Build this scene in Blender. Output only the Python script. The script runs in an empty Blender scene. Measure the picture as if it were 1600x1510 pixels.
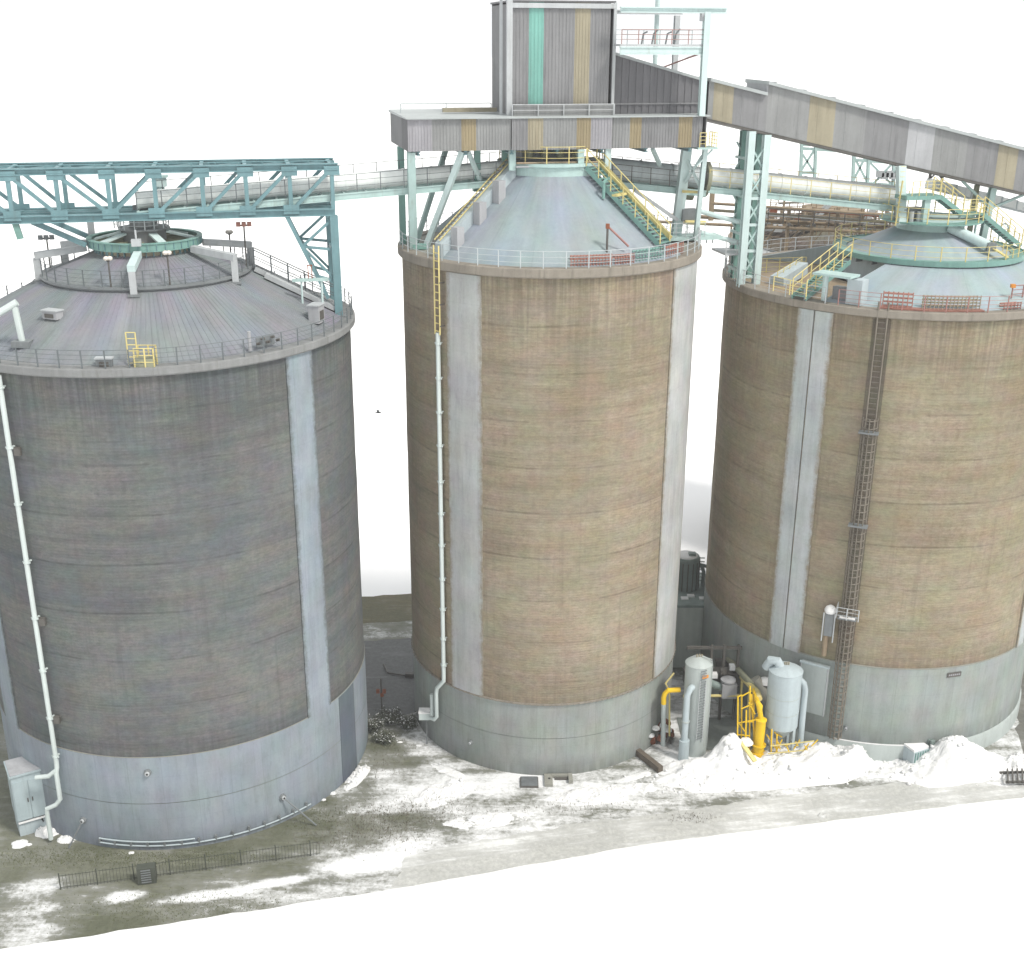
import bpy, math, random
from mathutils import Vector, Matrix, noise as mnoise
random.seed(7)
sc = bpy.context.scene
col = sc.collection
rad, cos, sin, pi = math.radians, math.cos, math.sin, math.pi

# ------------------------------------------------------------------ camera
FPX, PITCH, ROLL, CAMH, CX, CY = 1866.795, 0.356126, 0.0033308, 42.262, 790.906, 761.884
_F = Vector((0, cos(PITCH), -sin(PITCH))); _R0 = Vector((1, 0, 0)); _U0 = _R0.cross(_F)
_R = _R0 * cos(ROLL) + _U0 * sin(ROLL); _U = _U0 * cos(ROLL) - _R0 * sin(ROLL)
CAM = Vector((0, 0, CAMH))
cd = bpy.data.cameras.new('camera'); cam = bpy.data.objects.new('camera', cd); col.objects.link(cam)
cam.matrix_world = Matrix(((_R.x, _U.x, -_F.x, 0), (_R.y, _U.y, -_F.y, 0), (_R.z, _U.z, -_F.z, CAMH), (0, 0, 0, 1)))
cd.sensor_fit = 'HORIZONTAL'; cd.sensor_width = 36; cd.lens = FPX / 1600 * 36
cd.shift_x = (800 - CX) / 1600; cd.shift_y = (CY - 755) / 1600
cd.clip_end = 6000; cd.clip_start = .5
sc.camera = cam

# ------------------------------------------------------------------ world, sun, exposure (overcast winter day)
SUN_AZ, SUN_EL = rad(127), rad(52)         # azimuth clockwise from +Y: light from the right, a little behind the camera
w = bpy.data.worlds.new('World'); sc.world = w; w.use_nodes = True
nt = w.node_tree; nt.nodes.clear()
o_ = nt.nodes.new('ShaderNodeOutputWorld'); b_ = nt.nodes.new('ShaderNodeBackground')
s_ = nt.nodes.new('ShaderNodeTexSky'); s_.sky_type = 'NISHITA'; s_.sun_disc = False
s_.sun_elevation = SUN_EL; s_.sun_rotation = SUN_AZ; s_.dust_density = 4; s_.air_density = 1.2
h_ = nt.nodes.new('ShaderNodeHueSaturation'); h_.inputs['Saturation'].default_value = .25
m_ = nt.nodes.new('ShaderNodeMixRGB'); m_.inputs[0].default_value = .9; m_.inputs[2].default_value = (11.2, 11.4, 11.5, 1)
nt.links.new(s_.outputs[0], h_.inputs['Color']); nt.links.new(h_.outputs[0], m_.inputs[1])
nt.links.new(m_.outputs[0], b_.inputs[0]); b_.inputs[1].default_value = .1
nt.links.new(b_.outputs[0], o_.inputs[0])
sd = bpy.data.lights.new('sun', 'SUN'); sun = bpy.data.objects.new('sun', sd); col.objects.link(sun)
sd.energy = 3.2; sd.angle = rad(12); sd.color = (1, .95, .88)
_sdir = Vector((sin(SUN_AZ) * cos(SUN_EL), cos(SUN_AZ) * cos(SUN_EL), sin(SUN_EL)))
sun.rotation_euler = _sdir.to_track_quat('Z', 'Y').to_euler()
sc.view_settings.view_transform = 'Standard'; sc.view_settings.look = 'None'
sc.view_settings.gamma = 1; sc.view_settings.use_curve_mapping = False
sc.view_settings.exposure = 0.08
sc.render.engine = 'CYCLES'

# ------------------------------------------------------------------ frames of the plant (metres)
AL = rad(12.5)
UU = Vector((cos(AL), sin(AL), 0)); VV = Vector((-sin(AL), cos(AL), 0)); ZZ = Vector((0, 0, 1))
CL = Vector((-19.937, 66.429, 0)); CM = Vector((2.504, 71.457, 0)); CR = Vector((24.82, 75.25, 0))
RL, RM, RR = 11.0, 8.705, 10.83
ZL, ZM, ZR = 27.19, 30.64, 28.09       # wall tops
BL, BM, BR = 5.975, 5.017, 6.58        # tops of the smooth base bands
def W(s, t, z, O=CM): return O + UU * s + VV * t + ZZ * z
def ray(px, py): return _F + _R * ((px - CX) / FPX) - _U * ((py - CY) / FPX)
def hit(px, py, P, n):
    d = ray(px, py); return CAM + d * ((P - CAM).dot(n) / d.dot(n))
def P(px, py, t=0., O=CM): return hit(px, py, O + VV * t, VV)        # surveyed point in a plane along the plant
def AY(px, py, y): return hit(px, py, Vector((0, y, 0)), Vector((0, 1, 0)))
def G(px, py, z=0.): return hit(px, py, Vector((0, 0, z)), ZZ)
def CYL(px, py, O, r):
    d = ray(px, py); o = CAM - O
    A = d.x * d.x + d.y * d.y; B = 2 * (o.x * d.x + o.y * d.y); K = o.x * o.x + o.y * o.y - r * r
    return CAM + d * ((-B - math.sqrt(max(0, B * B - 4 * A * K))) / 2 / A)
def polar(O, a, r, z): return Vector((O.x + r * cos(a), O.y + r * sin(a), z))

# ------------------------------------------------------------------ materials
MATS = {}
def nodes(name):
    m = bpy.data.materials.new(name); m.use_nodes = True
    n = m.node_tree; p = n.nodes['Principled BSDF']; return m, n, p
def N(n, t, **kw):
    x = n.nodes.new(t)
    for k, v in kw.items(): setattr(x, k, v)
    return x
def noise(n, vec, scale, detail=6, rough=.55):
    x = N(n, 'ShaderNodeTexNoise'); x.inputs['Scale'].default_value = scale
    x.inputs['Detail'].default_value = detail; x.inputs['Roughness'].default_value = rough
    if vec: n.links.new(vec, x.inputs['Vector'])
    return x.outputs['Fac']
def mapping(n, vec, sc_, loc=(0, 0, 0)):
    x = N(n, 'ShaderNodeMapping'); x.inputs['Scale'].default_value = sc_; x.inputs['Location'].default_value = loc
    n.links.new(vec, x.inputs['Vector']); return x.outputs[0]
def mr(n, f, a, b, c=0., d=1.):
    x = N(n, 'ShaderNodeMapRange'); n.links.new(f, x.inputs[0])
    for i, v in enumerate((a, b, c, d)): x.inputs[i + 1].default_value = v
    return x.outputs[0]
def mth(n, op, a, b=None, cl=False):
    x = N(n, 'ShaderNodeMath', operation=op); x.use_clamp = cl
    for i, v in enumerate((a, b)):
        if v is None: continue
        if isinstance(v, (int, float)): x.inputs[i].default_value = v
        else: n.links.new(v, x.inputs[i])
    return x.outputs[0]
def mix(n, f, a, b, bt='MIX'):
    x = N(n, 'ShaderNodeMixRGB', blend_type=bt)
    for i, v in enumerate((f, a, b)):
        if isinstance(v, (int, float)): x.inputs[i].default_value = v
        elif isinstance(v, tuple): x.inputs[i].default_value = (*v[:3], 1)
        else: n.links.new(v, x.inputs[i])
    return x.outputs[0]
def bump(n, p, h, strength, dist=.02):
    x = N(n, 'ShaderNodeBump'); x.inputs['Strength'].default_value = strength; x.inputs['Distance'].default_value = dist
    n.links.new(h, x.inputs['Height']); n.links.new(x.outputs[0], p.inputs['Normal'])
def srgb(r, g, b):
    f = lambda c: ((c / 255 + .055) / 1.055) ** 2.4 if c > 10 else c / 255 / 12.92
    return (f(r), f(g), f(b))
def paint(name, c, rough=.55, var=.22, scale=.7, stain=None, stain_amt=.35, metal=0, bmp=.15):
    """weathered paint or steel: blotches, vertical run-off streaks, faint relief"""
    if name in MATS: return MATS[name]
    if name.startswith("clad"): c = tuple(x * .58 for x in c); stain = tuple(x * .58 for x in stain)
    m, n, p = nodes(name)
    tc = N(n, 'ShaderNodeTexCoord').outputs['Object']
    n1 = noise(n, tc, scale, 7, .6); n2 = noise(n, mapping(n, tc, (2.6, 2.6, .22)), 1., 6, .6); n3 = noise(n, tc, 9., 4)
    k = mth(n, 'ADD', mth(n, 'MULTIPLY', n1, .5), mth(n, 'MULTIPLY', n2, .5))
    k = mth(n, 'ADD', mth(n, 'MULTIPLY', k, .85), mth(n, 'MULTIPLY', n3, .15))
    lo = tuple(x * (1 - var * 1.4) for x in c); hi = tuple(min(.95, x * (1 + var)) for x in c)
    cc = mix(n, mr(n, k, .3, .7), lo, hi)
    if stain:
        f = mr(n, noise(n, mapping(n, tc, (3.2, 3.2, .3), (7, 3, 1)), 1., 7, .65), .55, .78, 0, stain_amt)
        cc = mix(n, f, cc, stain)
    if stain:
        sp_ = mr(n, noise(n, tc, 5.5, 8, .8), .6, .7, 0, .4); cc = mix(n, sp_, cc, tuple(x * .55 for x in stain))
    n.links.new(cc, p.inputs['Base Color']); p.inputs['Roughness'].default_value = rough; p.inputs['Metallic'].default_value = metal
    p.inputs['Specular IOR Level'].default_value = .3
    if bmp: bump(n, p, k, bmp, .03)
    MATS[name] = m; return m
def silo_wall(name, dark, mid, light, tint, top, z0, course=2.7):
    """gunite wall with fine horizontal winding, ring joints, dark run-off below the rim. UV is in metres."""
    m, n, p = nodes(name)
    uv = N(n, 'ShaderNodeUVMap').outputs[0]
    sep = N(n, 'ShaderNodeSeparateXYZ'); n.links.new(uv, sep.inputs[0]); u, v = sep.outputs[0], sep.outputs[1]
    big = noise(n, uv, .13, 4, .5); big2 = noise(n, mapping(n, uv, (.2, .28, 1), (31, 7, 0)), 1., 5, .6)
    band = noise(n, mapping(n, uv, (.045, 1.1, 1)), 1., 8, .65)
    band2 = noise(n, mapping(n, uv, (.16, 3.4, 1), (5, 9, 0)), 1., 6, .7)
    stk = noise(n, mapping(n, uv, (1.5, .05, 1)), 1., 7, .65)
    stk2 = noise(n, mapping(n, uv, (4.5, .12, 1), (11, 0, 0)), 1., 5, .6)
    gr = noise(n, mapping(n, uv, (4, 9, 1)), 1., 8, .8)
    k = mth(n, 'ADD', mth(n, 'MULTIPLY', big, .30), mth(n, 'MULTIPLY', band, .24))
    k = mth(n, 'ADD', k, mth(n, 'MULTIPLY', band2, .16)); k = mth(n, 'ADD', k, mth(n, 'MULTIPLY', stk, .14))
    k = mth(n, 'ADD', k, mth(n, 'MULTIPLY', gr, .24))
    c1 = mix(n, mr(n, k, .42, .5), dark, mid); c2 = mix(n, mr(n, k, .5, .585), c1, light)
    c3 = mix(n, mr(n, big2, .42, .65, 0, .6), c2, tint)
    c3 = mix(n, mr(n, noise(n, mapping(n, uv, (.5, .35, 1), (3, 77, 0)), 1., 5), .48, .68, 0, .35), c3, (mid[0] * 1.18, mid[1] * .93, mid[2] * .95))
    # winding: fine horizontal ridges
    ph = mth(n, 'MULTIPLY', v, 2 * pi / .17)
    ph = mth(n, 'ADD', ph, mth(n, 'MULTIPLY', band2, 4.))
    rid = mth(n, 'MULTIPLY', mth(n, 'ADD', mth(n, 'SINE', ph), 1.), .5)
    c3 = mix(n, mth(n, 'MULTIPLY', mth(n, 'POWER', rid, 3.), .06), c3, tuple(x * .45 for x in dark))
    # ring joints, broken
    fr = mth(n, 'FRACT', mth(n, 'DIVIDE', mth(n, 'ADD', v, mth(n, 'MULTIPLY', big, .5)), course))
    ln = mr(n, mth(n, 'ABSOLUTE', mth(n, 'SUBTRACT', fr, .5)), .0, .035, 1, 0)
    ln = mth(n, 'MULTIPLY', ln, mr(n, noise(n, mapping(n, uv, (.35, .1, 1), (2, 2, 0)), 1., 6, .7), .42, .62))
    c3 = mix(n, mth(n, 'MULTIPLY', ln, .6), c3, tuple(x * .55 for x in dark))
    # run-off below the rim, and longer streaks
    f = mth(n, 'MULTIPLY', mr(n, v, top - 5.5, top, 0, 1), mr(n, stk2, .38, .62))
    c3 = mix(n, mth(n, 'MULTIPLY', f, .5), c3, tuple(x * .6 for x in dark))
    f2 = mr(n, stk, .56, .72, 0, .4); c3 = mix(n, f2, c3, tuple(x * .75 for x in dark))
    sp = mr(n, noise(n, mapping(n, uv, (1.3, 1.3, 1), (50, 0, 0)), 1., 2, .5), .74, .8, 0, .45)
    c3 = mix(n, sp, c3, tuple(min(.8, x * 1.5) for x in light))
    fl = mth(n, 'MULTIPLY', mr(n, v, z0, z0 + 1.6, 1, 0), mr(n, stk2, .35, .65)); c3 = mix(n, mth(n, 'MULTIPLY', fl, .4), c3, tuple(x * .7 for x in dark))
    cn = N(n, 'ShaderNodeTexNoise'); cn.inputs['Scale'].default_value = 1.; cn.inputs['Detail'].default_value = 6; cn.inputs['Roughness'].default_value = .65
    n.links.new(mapping(n, uv, (.55, .8, 1), (19, 4, 0)), cn.inputs['Vector']); c3 = mix(n, .24, c3, cn.outputs['Color'], 'SOFT_LIGHT')
    pv_ = mr(n, noise(n, mapping(n, uv, (2.2, 3.4, 1), (8, 60, 0)), 1., 9, .85), .42, .62, -.0, .42); c3 = mix(n, pv_, c3, tuple(x * .8 for x in dark))
    n.links.new(c3, p.inputs['Base Color']); p.inputs['Roughness'].default_value = .9
    p.inputs['Specular IOR Level'].default_value = .2
    hgt = mth(n, 'ADD', mth(n, 'MULTIPLY', rid, .3), gr)
    bump(n, p, hgt, .3, .04)
    MATS[name] = m; return m
def smooth_wall(name, c, stainc, z0, z1, var=.14, under=None):
    c = tuple(x * .76 for x in c); stainc = tuple(x * .76 for x in stainc)
    """painted smooth concrete with form lines, seep stains and rust runs; UV metres"""
    m, n, p = nodes(name)
    uv = N(n, 'ShaderNodeUVMap').outputs[0]
    sep = N(n, 'ShaderNodeSeparateXYZ'); n.links.new(uv, sep.inputs[0]); u, v = sep.outputs[0], sep.outputs[1]
    a = noise(n, uv, .3, 6, .6); s1 = noise(n, mapping(n, uv, (2.2, .14, 1)), 1., 7, .65); g = noise(n, uv, 7., 5, .65)
    k = mth(n, 'ADD', mth(n, 'MULTIPLY', a, .5), mth(n, 'ADD', mth(n, 'MULTIPLY', s1, .35), mth(n, 'MULTIPLY', g, .15)))
    cc = mix(n, mr(n, k, .36, .64), tuple(x * (1 - var * 1.5) for x in c), tuple(min(.9, x * (1 + var)) for x in c))
    f = mr(n, noise(n, mapping(n, uv, (3.5, .2, 1), (9, 4, 0)), 1., 7, .7), .56, .75, 0, .5)
    cc = mix(n, f, cc, stainc)
    fu = mth(n, 'FRACT', mth(n, 'DIVIDE', u, 1.83)); l1 = mr(n, mth(n, 'ABSOLUTE', mth(n, 'SUBTRACT', fu, .5)), 0, .014, .35, 0)
    cc = mix(n, l1, cc, tuple(x * .5 for x in c))
    fv = mth(n, 'FRACT', mth(n, 'DIVIDE', v, 1.35)); l2 = mr(n, mth(n, 'ABSOLUTE', mth(n, 'SUBTRACT', fv, .5)), 0, .014, .22, 0)
    cc = mix(n, l2, cc, tuple(x * .5 for x in c))
    lo = mth(n, 'MULTIPLY', mr(n, v, z0, z0 + 1.3, 1, 0), mr(n, s1, .35, .6)); cc = mix(n, mth(n, 'MULTIPLY', lo, .55), cc, tuple(x * .45 for x in stainc))
    rs = mr(n, noise(n, mapping(n, uv, (2.7, .1, 1), (70, 1, 0)), 1., 3, .5), .72, .8, 0, .45)
    cc = mix(n, rs, cc, srgb(140, 105, 70))
    cn = N(n, 'ShaderNodeTexNoise'); cn.inputs['Scale'].default_value = 1.; cn.inputs['Detail'].default_value = 6
    n.links.new(mapping(n, uv, (.7, .5, 1), (19, 4, 0)), cn.inputs['Vector']); cc = mix(n, .15, cc, cn.outputs['Color'], 'SOFT_LIGHT')
    gm = mr(n, noise(n, mapping(n, uv, (2.5, .7, 1), (31, 9, 0)), 1., 9, .8), .5, .68, 0, .25); cc = mix(n, gm, cc, tuple(x * .6 for x in stainc))
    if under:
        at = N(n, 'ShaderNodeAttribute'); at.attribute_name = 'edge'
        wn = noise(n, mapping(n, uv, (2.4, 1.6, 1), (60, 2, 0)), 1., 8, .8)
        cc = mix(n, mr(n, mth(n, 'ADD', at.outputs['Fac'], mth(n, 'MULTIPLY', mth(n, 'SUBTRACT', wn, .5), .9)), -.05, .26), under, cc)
    n.links.new(cc, p.inputs['Base Color']); p.inputs['Roughness'].default_value = .75; p.inputs['Specular IOR Level'].default_value = .25
    bump(n, p, k, .2, .04)
    MATS[name] = m; return m
def roof_mat(name, c, tints, var=.16, kr=14.):
    """metal roof, streaks running down the cone; UV x = angle metres, y = slope metres"""
    m, n, p = nodes(name)
    uv = N(n, 'ShaderNodeUVMap').outputs[0]
    s1 = noise(n, mapping(n, uv, (1.6, .10, 1)), 1., 7, .62); s2 = noise(n, mapping(n, uv, (.25, .3, 1), (8, 2, 0)), 1., 5, .6); g = noise(n, uv, 5., 5, .6)
    k = mth(n, 'ADD', mth(n, 'MULTIPLY', s1, .5), mth(n, 'ADD', mth(n, 'MULTIPLY', s2, .3), mth(n, 'MULTIPLY', g, .2)))
    cc = mix(n, mr(n, k, .35, .65), tuple(x * (1 - var * 1.6) for x in c), tuple(min(.9, x * (1 + var)) for x in c))
    for i, t in enumerate(tints):
        f = mr(n, noise(n, mapping(n, uv, (.35, .16, 1), (13 * i + 3, 5 * i, 0)), 1., 6, .6), .5, .72, 0, .55)
        cc = mix(n, f, cc, t)
    cn = N(n, 'ShaderNodeTexNoise'); cn.inputs['Scale'].default_value = 1.; cn.inputs['Detail'].default_value = 6
    n.links.new(mapping(n, uv, (.6, .3, 1), (19, 4, 0)), cn.inputs['Vector']); cc = mix(n, .25, cc, cn.outputs['Color'], 'SOFT_LIGHT')
    cc = mix(n, mr(n, noise(n, mapping(n, uv, (1.2, 1.2, 1), (3, 50, 0)), 1., 8, .75), .5, .7, 0, .35), cc, tuple(x * .72 for x in c))
    cc = mix(n, mr(n, noise(n, mapping(n, uv, (2.2, .06, 1), (44, 0, 0)), 1., 6, .7), .58, .74, 0, .5), cc, tuple(x * .55 for x in c))
    n.links.new(cc, p.inputs['Base Color']); p.inputs['Roughness'].default_value = .5; p.inputs['Specular IOR Level'].default_value = .3
    bump(n, p, k, .12, .03)
    MATS[name] = m; return m

# ------------------------------------------------------------------ mesh building
class MB:
    def __init__(s): s.v = []; s.f = []; s.uv = None
    def quad_grid(s, rows, closed_u=False, flip=False):
        b = len(s.v); nr, nc = len(rows), len(rows[0])
        for r in rows: s.v += [Vector(p) for p in r]
        for i in range(nr - 1):
            for j in range(nc if closed_u else nc - 1):
                a, c = b + i * nc + j, b + i * nc + (j + 1) % nc
                q = (a, c, c + nc, a + nc); s.f.append(q[::-1] if flip else q)
        return s
    def hexa(s, p):      # 8 corners: bottom 0-3 ccw, top 4-7
        b = len(s.v); s.v += [Vector(x) for x in p]
        s.f += [(b + 3, b + 2, b + 1, b), (b + 4, b + 5, b + 6, b + 7)] + [(b + i, b + (i + 1) % 4, b + 4 + (i + 1) % 4, b + 4 + i) for i in range(4)]
        return s
    def box(s, c, sx, sy, sz, ux=None, uy=None, uz=None):
        c = Vector(c); ux = (ux or Vector((1, 0, 0))) * sx / 2; uy = (uy or Vector((0, 1, 0))) * sy / 2; uz = (uz or ZZ) * sz / 2
        return s.hexa([c - ux - uy - uz, c + ux - uy - uz, c + ux + uy - uz, c - ux + uy - uz, c - ux - uy + uz, c + ux - uy + uz, c + ux + uy + uz, c - ux + uy + uz])
    def beam(s, p, q, w_, h_, up=None):
        p, q = Vector(p), Vector(q); d = (q - p); L = d.length; d.normalize()
        up = up or (ZZ if abs(d.z) < .95 else VV)
        x = d.cross(up).normalized(); y = x.cross(d).normalized()
        return s.box((p + q) / 2, w_, L, h_, x, d, y)
    def ibeam(s, p, q, w_, h_, up=None, th=.06):
        p, q = Vector(p), Vector(q); d = (q - p).normalized(); up = up or (ZZ if abs(d.z) < .95 else VV)
        x = d.cross(up).normalized(); y = x.cross(d).normalized()
        s.beam(p + y * (h_ - th) / 2, q + y * (h_ - th) / 2, w_, th, up); s.beam(p - y * (h_ - th) / 2, q - y * (h_ - th) / 2, w_, th, up)
        return s.beam(p, q, th, h_ - 2 * th - .004, up)
    def tube(s, pts, r, n=10, caps=True):
        pts = [Vector(p) for p in pts]; rows = []; prev = None
        for i, p in enumerate(pts):
            a = pts[max(0, i - 1)]; b = pts[min(len(pts) - 1, i + 1)]; d = (b - a).normalized()
            if prev is None:
                x = d.cross(ZZ if abs(d.z) < .9 else Vector((1, 0, 0))).normalized()
            else: x = (prev - d * prev.dot(d)).normalized()
            prev = x; y = d.cross(x)
            rr = r[i] if isinstance(r, (list, tuple)) else r
            rows.append([p + (x * cos(2 * pi * k / n) + y * sin(2 * pi * k / n)) * rr for k in range(n)])
        b = len(s.v); s.quad_grid(rows, True, True)
        if caps:
            s.f.append(tuple(b + k for k in range(n))); e = b + (len(pts) - 1) * n; s.f.append(tuple(e + n - 1 - k for k in range(n)))
        return s
    def ring(s, O, ri, ro, z0, z1, a0=0, a1=2 * pi, n=96):
        full = abs(a1 - a0 - 2 * pi) < 1e-6; m = n if full else n + 1
        A = [a0 + (a1 - a0) * i / n for i in range(m)]
        prof = [(ro, z0), (ro, z1), (ri, z1), (ri, z0), (ro, z0)]
        b = len(s.v)
        s.quad_grid([[polar(O, a, r, z) for a in A] for r, z in prof], full)
        if not full:
            s.f += [tuple(b + k * m for k in range(3, -1, -1)), tuple(b + k * m + m - 1 for k in range(4))]
        return s
    def lathe(s, O, prof, n=48, cap_top=False):
        b = len(s.v); s.quad_grid([[polar(O, 2 * pi * i / n, r, z) for i in range(n)] for r, z in prof], True)
        if cap_top: e = b + (len(prof) - 1) * n; s.f.append(tuple(e + k for k in range(n)))
        return s
    def build(s, name, m, parent=None, smooth=30, label=None):
        me = bpy.data.meshes.new(name); off = wloc(parent)
        me.from_pydata([tuple(p - off) for p in s.v], [], s.f)
        me.materials.append(MATS[m] if isinstance(m, str) else m)
        if smooth:
            me.polygons.foreach_set('use_smooth', [True] * len(me.polygons)); me.set_sharp_from_angle(angle=rad(smooth))
        o = bpy.data.objects.new(name, me); col.objects.link(o)
        if parent: o.parent = parent
        if label: o['label'] = label
        return o
def wloc(o):
    v_ = Vector((0, 0, 0))
    while o: v_ += o.location; o = o.parent
    return v_
def thing(name, label, cat, loc=(0, 0, 0), group=None):
    o = bpy.data.objects.new(name, None); col.objects.link(o); o.location = loc; o.empty_display_size = .3
    return tag(o, label, cat, group)
def tag(o, label, cat, group=None):
    o['label'] = label; o['category'] = cat
    if group: o['group'] = group
    return o
def struct(o, kind='structure'): o['kind'] = kind; return o
def beam(parent, name, p, q, w_, h_, m, up=None, ib=False):
    mb = MB(); (mb.ibeam if ib else mb.beam)(p, q, w_, h_, up); return mb.build(name, m, parent, 0)
SHARED = {}
def inst(parent, name, key, maker, m, M4):
    """object sharing mesh data, placed by world matrix M4 below an unrotated parent"""
    if key not in SHARED:
        mb = MB(); maker(mb); o = mb.build(name, m, None, 30); SHARED[key] = o.data
    else: o = bpy.data.objects.new(name, SHARED[key]); col.objects.link(o)
    o.parent = parent; o.matrix_basis = Matrix.Translation(-wloc(parent)) @ M4; return o
def frame(p, x, y, z):
    return Matrix(((x.x, y.x, z.x, p[0]), (x.y, y.y, z.y, p[1]), (x.z, y.z, z.z, p[2]), (0, 0, 0, 1)))
def railing(parent, pts, h, m, nr=3, gap=1.15, r=.025, pr=.03, name='railing'):
    """rails follow pts; the posts are sub-parts that share one mesh"""
    pts = [Vector(p) for p in pts]; mb = MB()
    for k in range(nr):
        hh = h * (k + 1) / nr
        mb.tube([p + ZZ * hh for p in pts], r if k == nr - 1 else r * .75, 5)
    ro = mb.build(name, m, parent)
    seg = [(pts[i + 1] - pts[i]).length for i in range(len(pts) - 1)]; tot = sum(seg)
    n = max(1, round(tot / gap))
    closed = (pts[0] - pts[-1]).length < .01
    for k in range(n if closed else n + 1):
        d = tot * k / n; i = 0
        while i < len(seg) - 1 and d > seg[i]: d -= seg[i]; i += 1
        p = pts[i].lerp(pts[i + 1], min(1, d / max(seg[i], 1e-6)))
        inst(ro, 'post', ('post', round(h, 2), str(m), pr), lambda b: b.box((0, 0, h / 2), pr * 2, pr * 2, h), m, Matrix.Translation(p))
    return ro
def arc(O, r, z, a0, a1, n=60): return [polar(O, a0 + (a1 - a0) * i / n, r, z) for i in range(n + 1)]
def corr_panel(parent, p0, along, length, up, height, m, name='cladding_panel', pitch=.17, depth=.022, back=.05):
    """one ribbed cladding sheet: trapezoid profile extruded along up; outward normal = along x up"""
    along = along.normalized(); nrm = along.cross(up).normalized(); n = max(1, round(length / pitch)); dp = length / n
    prof = []
    for k in range(n):
        b = k * dp; prof += [(b, 0), (b + dp * .45, 0), (b + dp * .55, depth), (b + dp * .9, depth)]
    prof.append((length, 0))
    lo = [p0 + along * a + nrm * d for a, d in prof]
    mb = MB(); mb.quad_grid([lo, [q + up * height for q in lo]])
    e0, e1 = p0 - nrm * back, p0 + along * length - nrm * back
    mb.hexa([e0, e0 + nrm * (back - .01), e1 + nrm * (back - .01), e1][::1] + [e0 + up * height, e0 + nrm * (back - .01) + up * height, e1 + nrm * (back - .01) + up * height, e1 + up * height])
    return mb.build(name, m, parent, 0)
def stair(parent, p, q, width, side, mstr, mtread, mrail, n=14, hand=True, h=.95):
    """straight flight from p (bottom) to q (top) with stringers, separate treads and hand rails"""
    p, q = Vector(p), Vector(q); d = q - p; hz = Vector((d.x, d.y, 0)).normalized(); sd_ = Vector(side).normalized()
    for sg in (-1, 1):
        beam(parent, 'stringer', p + sd_ * sg * width / 2, q + sd_ * sg * width / 2, .06, .26, mstr)
    for k in range(n):
        c = p + d * ((k + .5) / n) + ZZ * .05
        inst(parent, 'tread', ('tread', round(width, 2), str(mtread)), lambda b: b.box((0, 0, 0), .28, width - .1, .04), mtread, frame(c, hz, sd_, ZZ))
    if hand:
        for sg in (-1, 1):
            railing(parent, [p + sd_ * sg * width / 2 + ZZ * .1, q + sd_ * sg * width / 2 + ZZ * .1], h, mrail, 2, 1.1, .03, .03, 'handrail')

# palette (real base colours, linear)
paint('teal', srgb(106, 140, 146), .5, .2, .8, srgb(90, 88, 76), .4)
paint('teal_green', srgb(116, 154, 146), .5, .2, .8, srgb(70, 74, 66), .4)
paint('mint', srgb(166, 190, 187), .5, .14, .8, srgb(120, 112, 96), .4)
paint('mint_pale', srgb(186, 204, 203), .5, .12, .8, srgb(130, 124, 110), .35)
paint('galv', srgb(172, 176, 178), .5, .14, 1., srgb(112, 108, 100), .4)
paint('galv_dark', srgb(116, 121, 123), .5, .2, 1., srgb(80, 66, 52), .4)
paint('rail_grey', srgb(96, 103, 106), .5, .15, 1.)
paint('rail_light', srgb(172, 180, 182), .5, .12, 1.)
paint('yellow', srgb(206, 192, 130), .5, .16, 1., srgb(120, 108, 80), .4)
paint('yellow_bright', srgb(222, 184, 34), .45, .14, 1., srgb(150, 120, 50), .3)
paint('red', srgb(158, 112, 100), .55, .2, 1., srgb(110, 80, 66), .4)
paint('red_rail', srgb(150, 112, 106), .5, .15, 1.)
paint('clad_grey', srgb(170, 172, 172), .55, .2, .45, srgb(98, 98, 100), .5, 0, .08)
paint('clad_mid', srgb(158, 159, 161), .55, .2, .45, srgb(92, 92, 96), .5, 0, .08)
paint('clad_dark', srgb(132, 132, 136), .55, .2, .45, srgb(74, 74, 78), .5, 0, .08)
paint('clad_tan', srgb(186, 178, 154), .6, .2, .45, srgb(140, 124, 96), .5, 0, .08)
paint('clad_ochre', srgb(180, 166, 134), .6, .2, .45, srgb(128, 110, 84), .5, 0, .08)
paint('clad_teal', srgb(142, 204, 192), .5, .2, .45, srgb(130, 170, 160), .5, 0, .08)
paint('clad_pale', srgb(188, 187, 193), .55, .2, .45, srgb(140, 138, 142), .4, 0, .08)
paint('clad_white', srgb(206, 208, 212), .55, .2, .45, srgb(160, 160, 165), .4, 0, .08)
paint('roof_edge', srgb(160, 166, 166), .5, .1, .6, srgb(140, 146, 144), .4)
paint('tube_white', srgb(222, 226, 224), .5, .1, .5, srgb(146, 142, 132), .45)
paint('tube_grey', srgb(182, 190, 192), .5, .14, .5, srgb(110, 108, 104), .45)
paint('pipe_white', srgb(190, 200, 198), .45, .1, .8, srgb(140, 140, 130), .35)
paint('tank', srgb(166, 174, 172), .5, .12, .8, srgb(116, 120, 112), .4)
paint('tank_blue', srgb(168, 180, 184), .5, .12, .8, srgb(110, 118, 122), .4)
paint('cabinet', srgb(160, 174, 178), .5, .12, .8, srgb(120, 128, 126), .4)
paint('vessel_green', srgb(122, 136, 132), .5, .2, .8, srgb(60, 66, 62), .4)
paint('dark_steel', srgb(88, 86, 82), .55, .25, 1., srgb(84, 62, 46), .5)
paint('brown_steel', srgb(142, 126, 104), .6, .25, .9, srgb(84, 70, 56), .5)
paint('olive_steel', srgb(130, 132, 112), .6, .2, .9, srgb(80, 76, 60), .5)
paint('rust', srgb(132, 80, 58), .8, .3, 2., srgb(80, 56, 44), .6)
paint('concrete', srgb(138, 138, 130), .85, .18, .8, srgb(96, 94, 84), .5)
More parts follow.
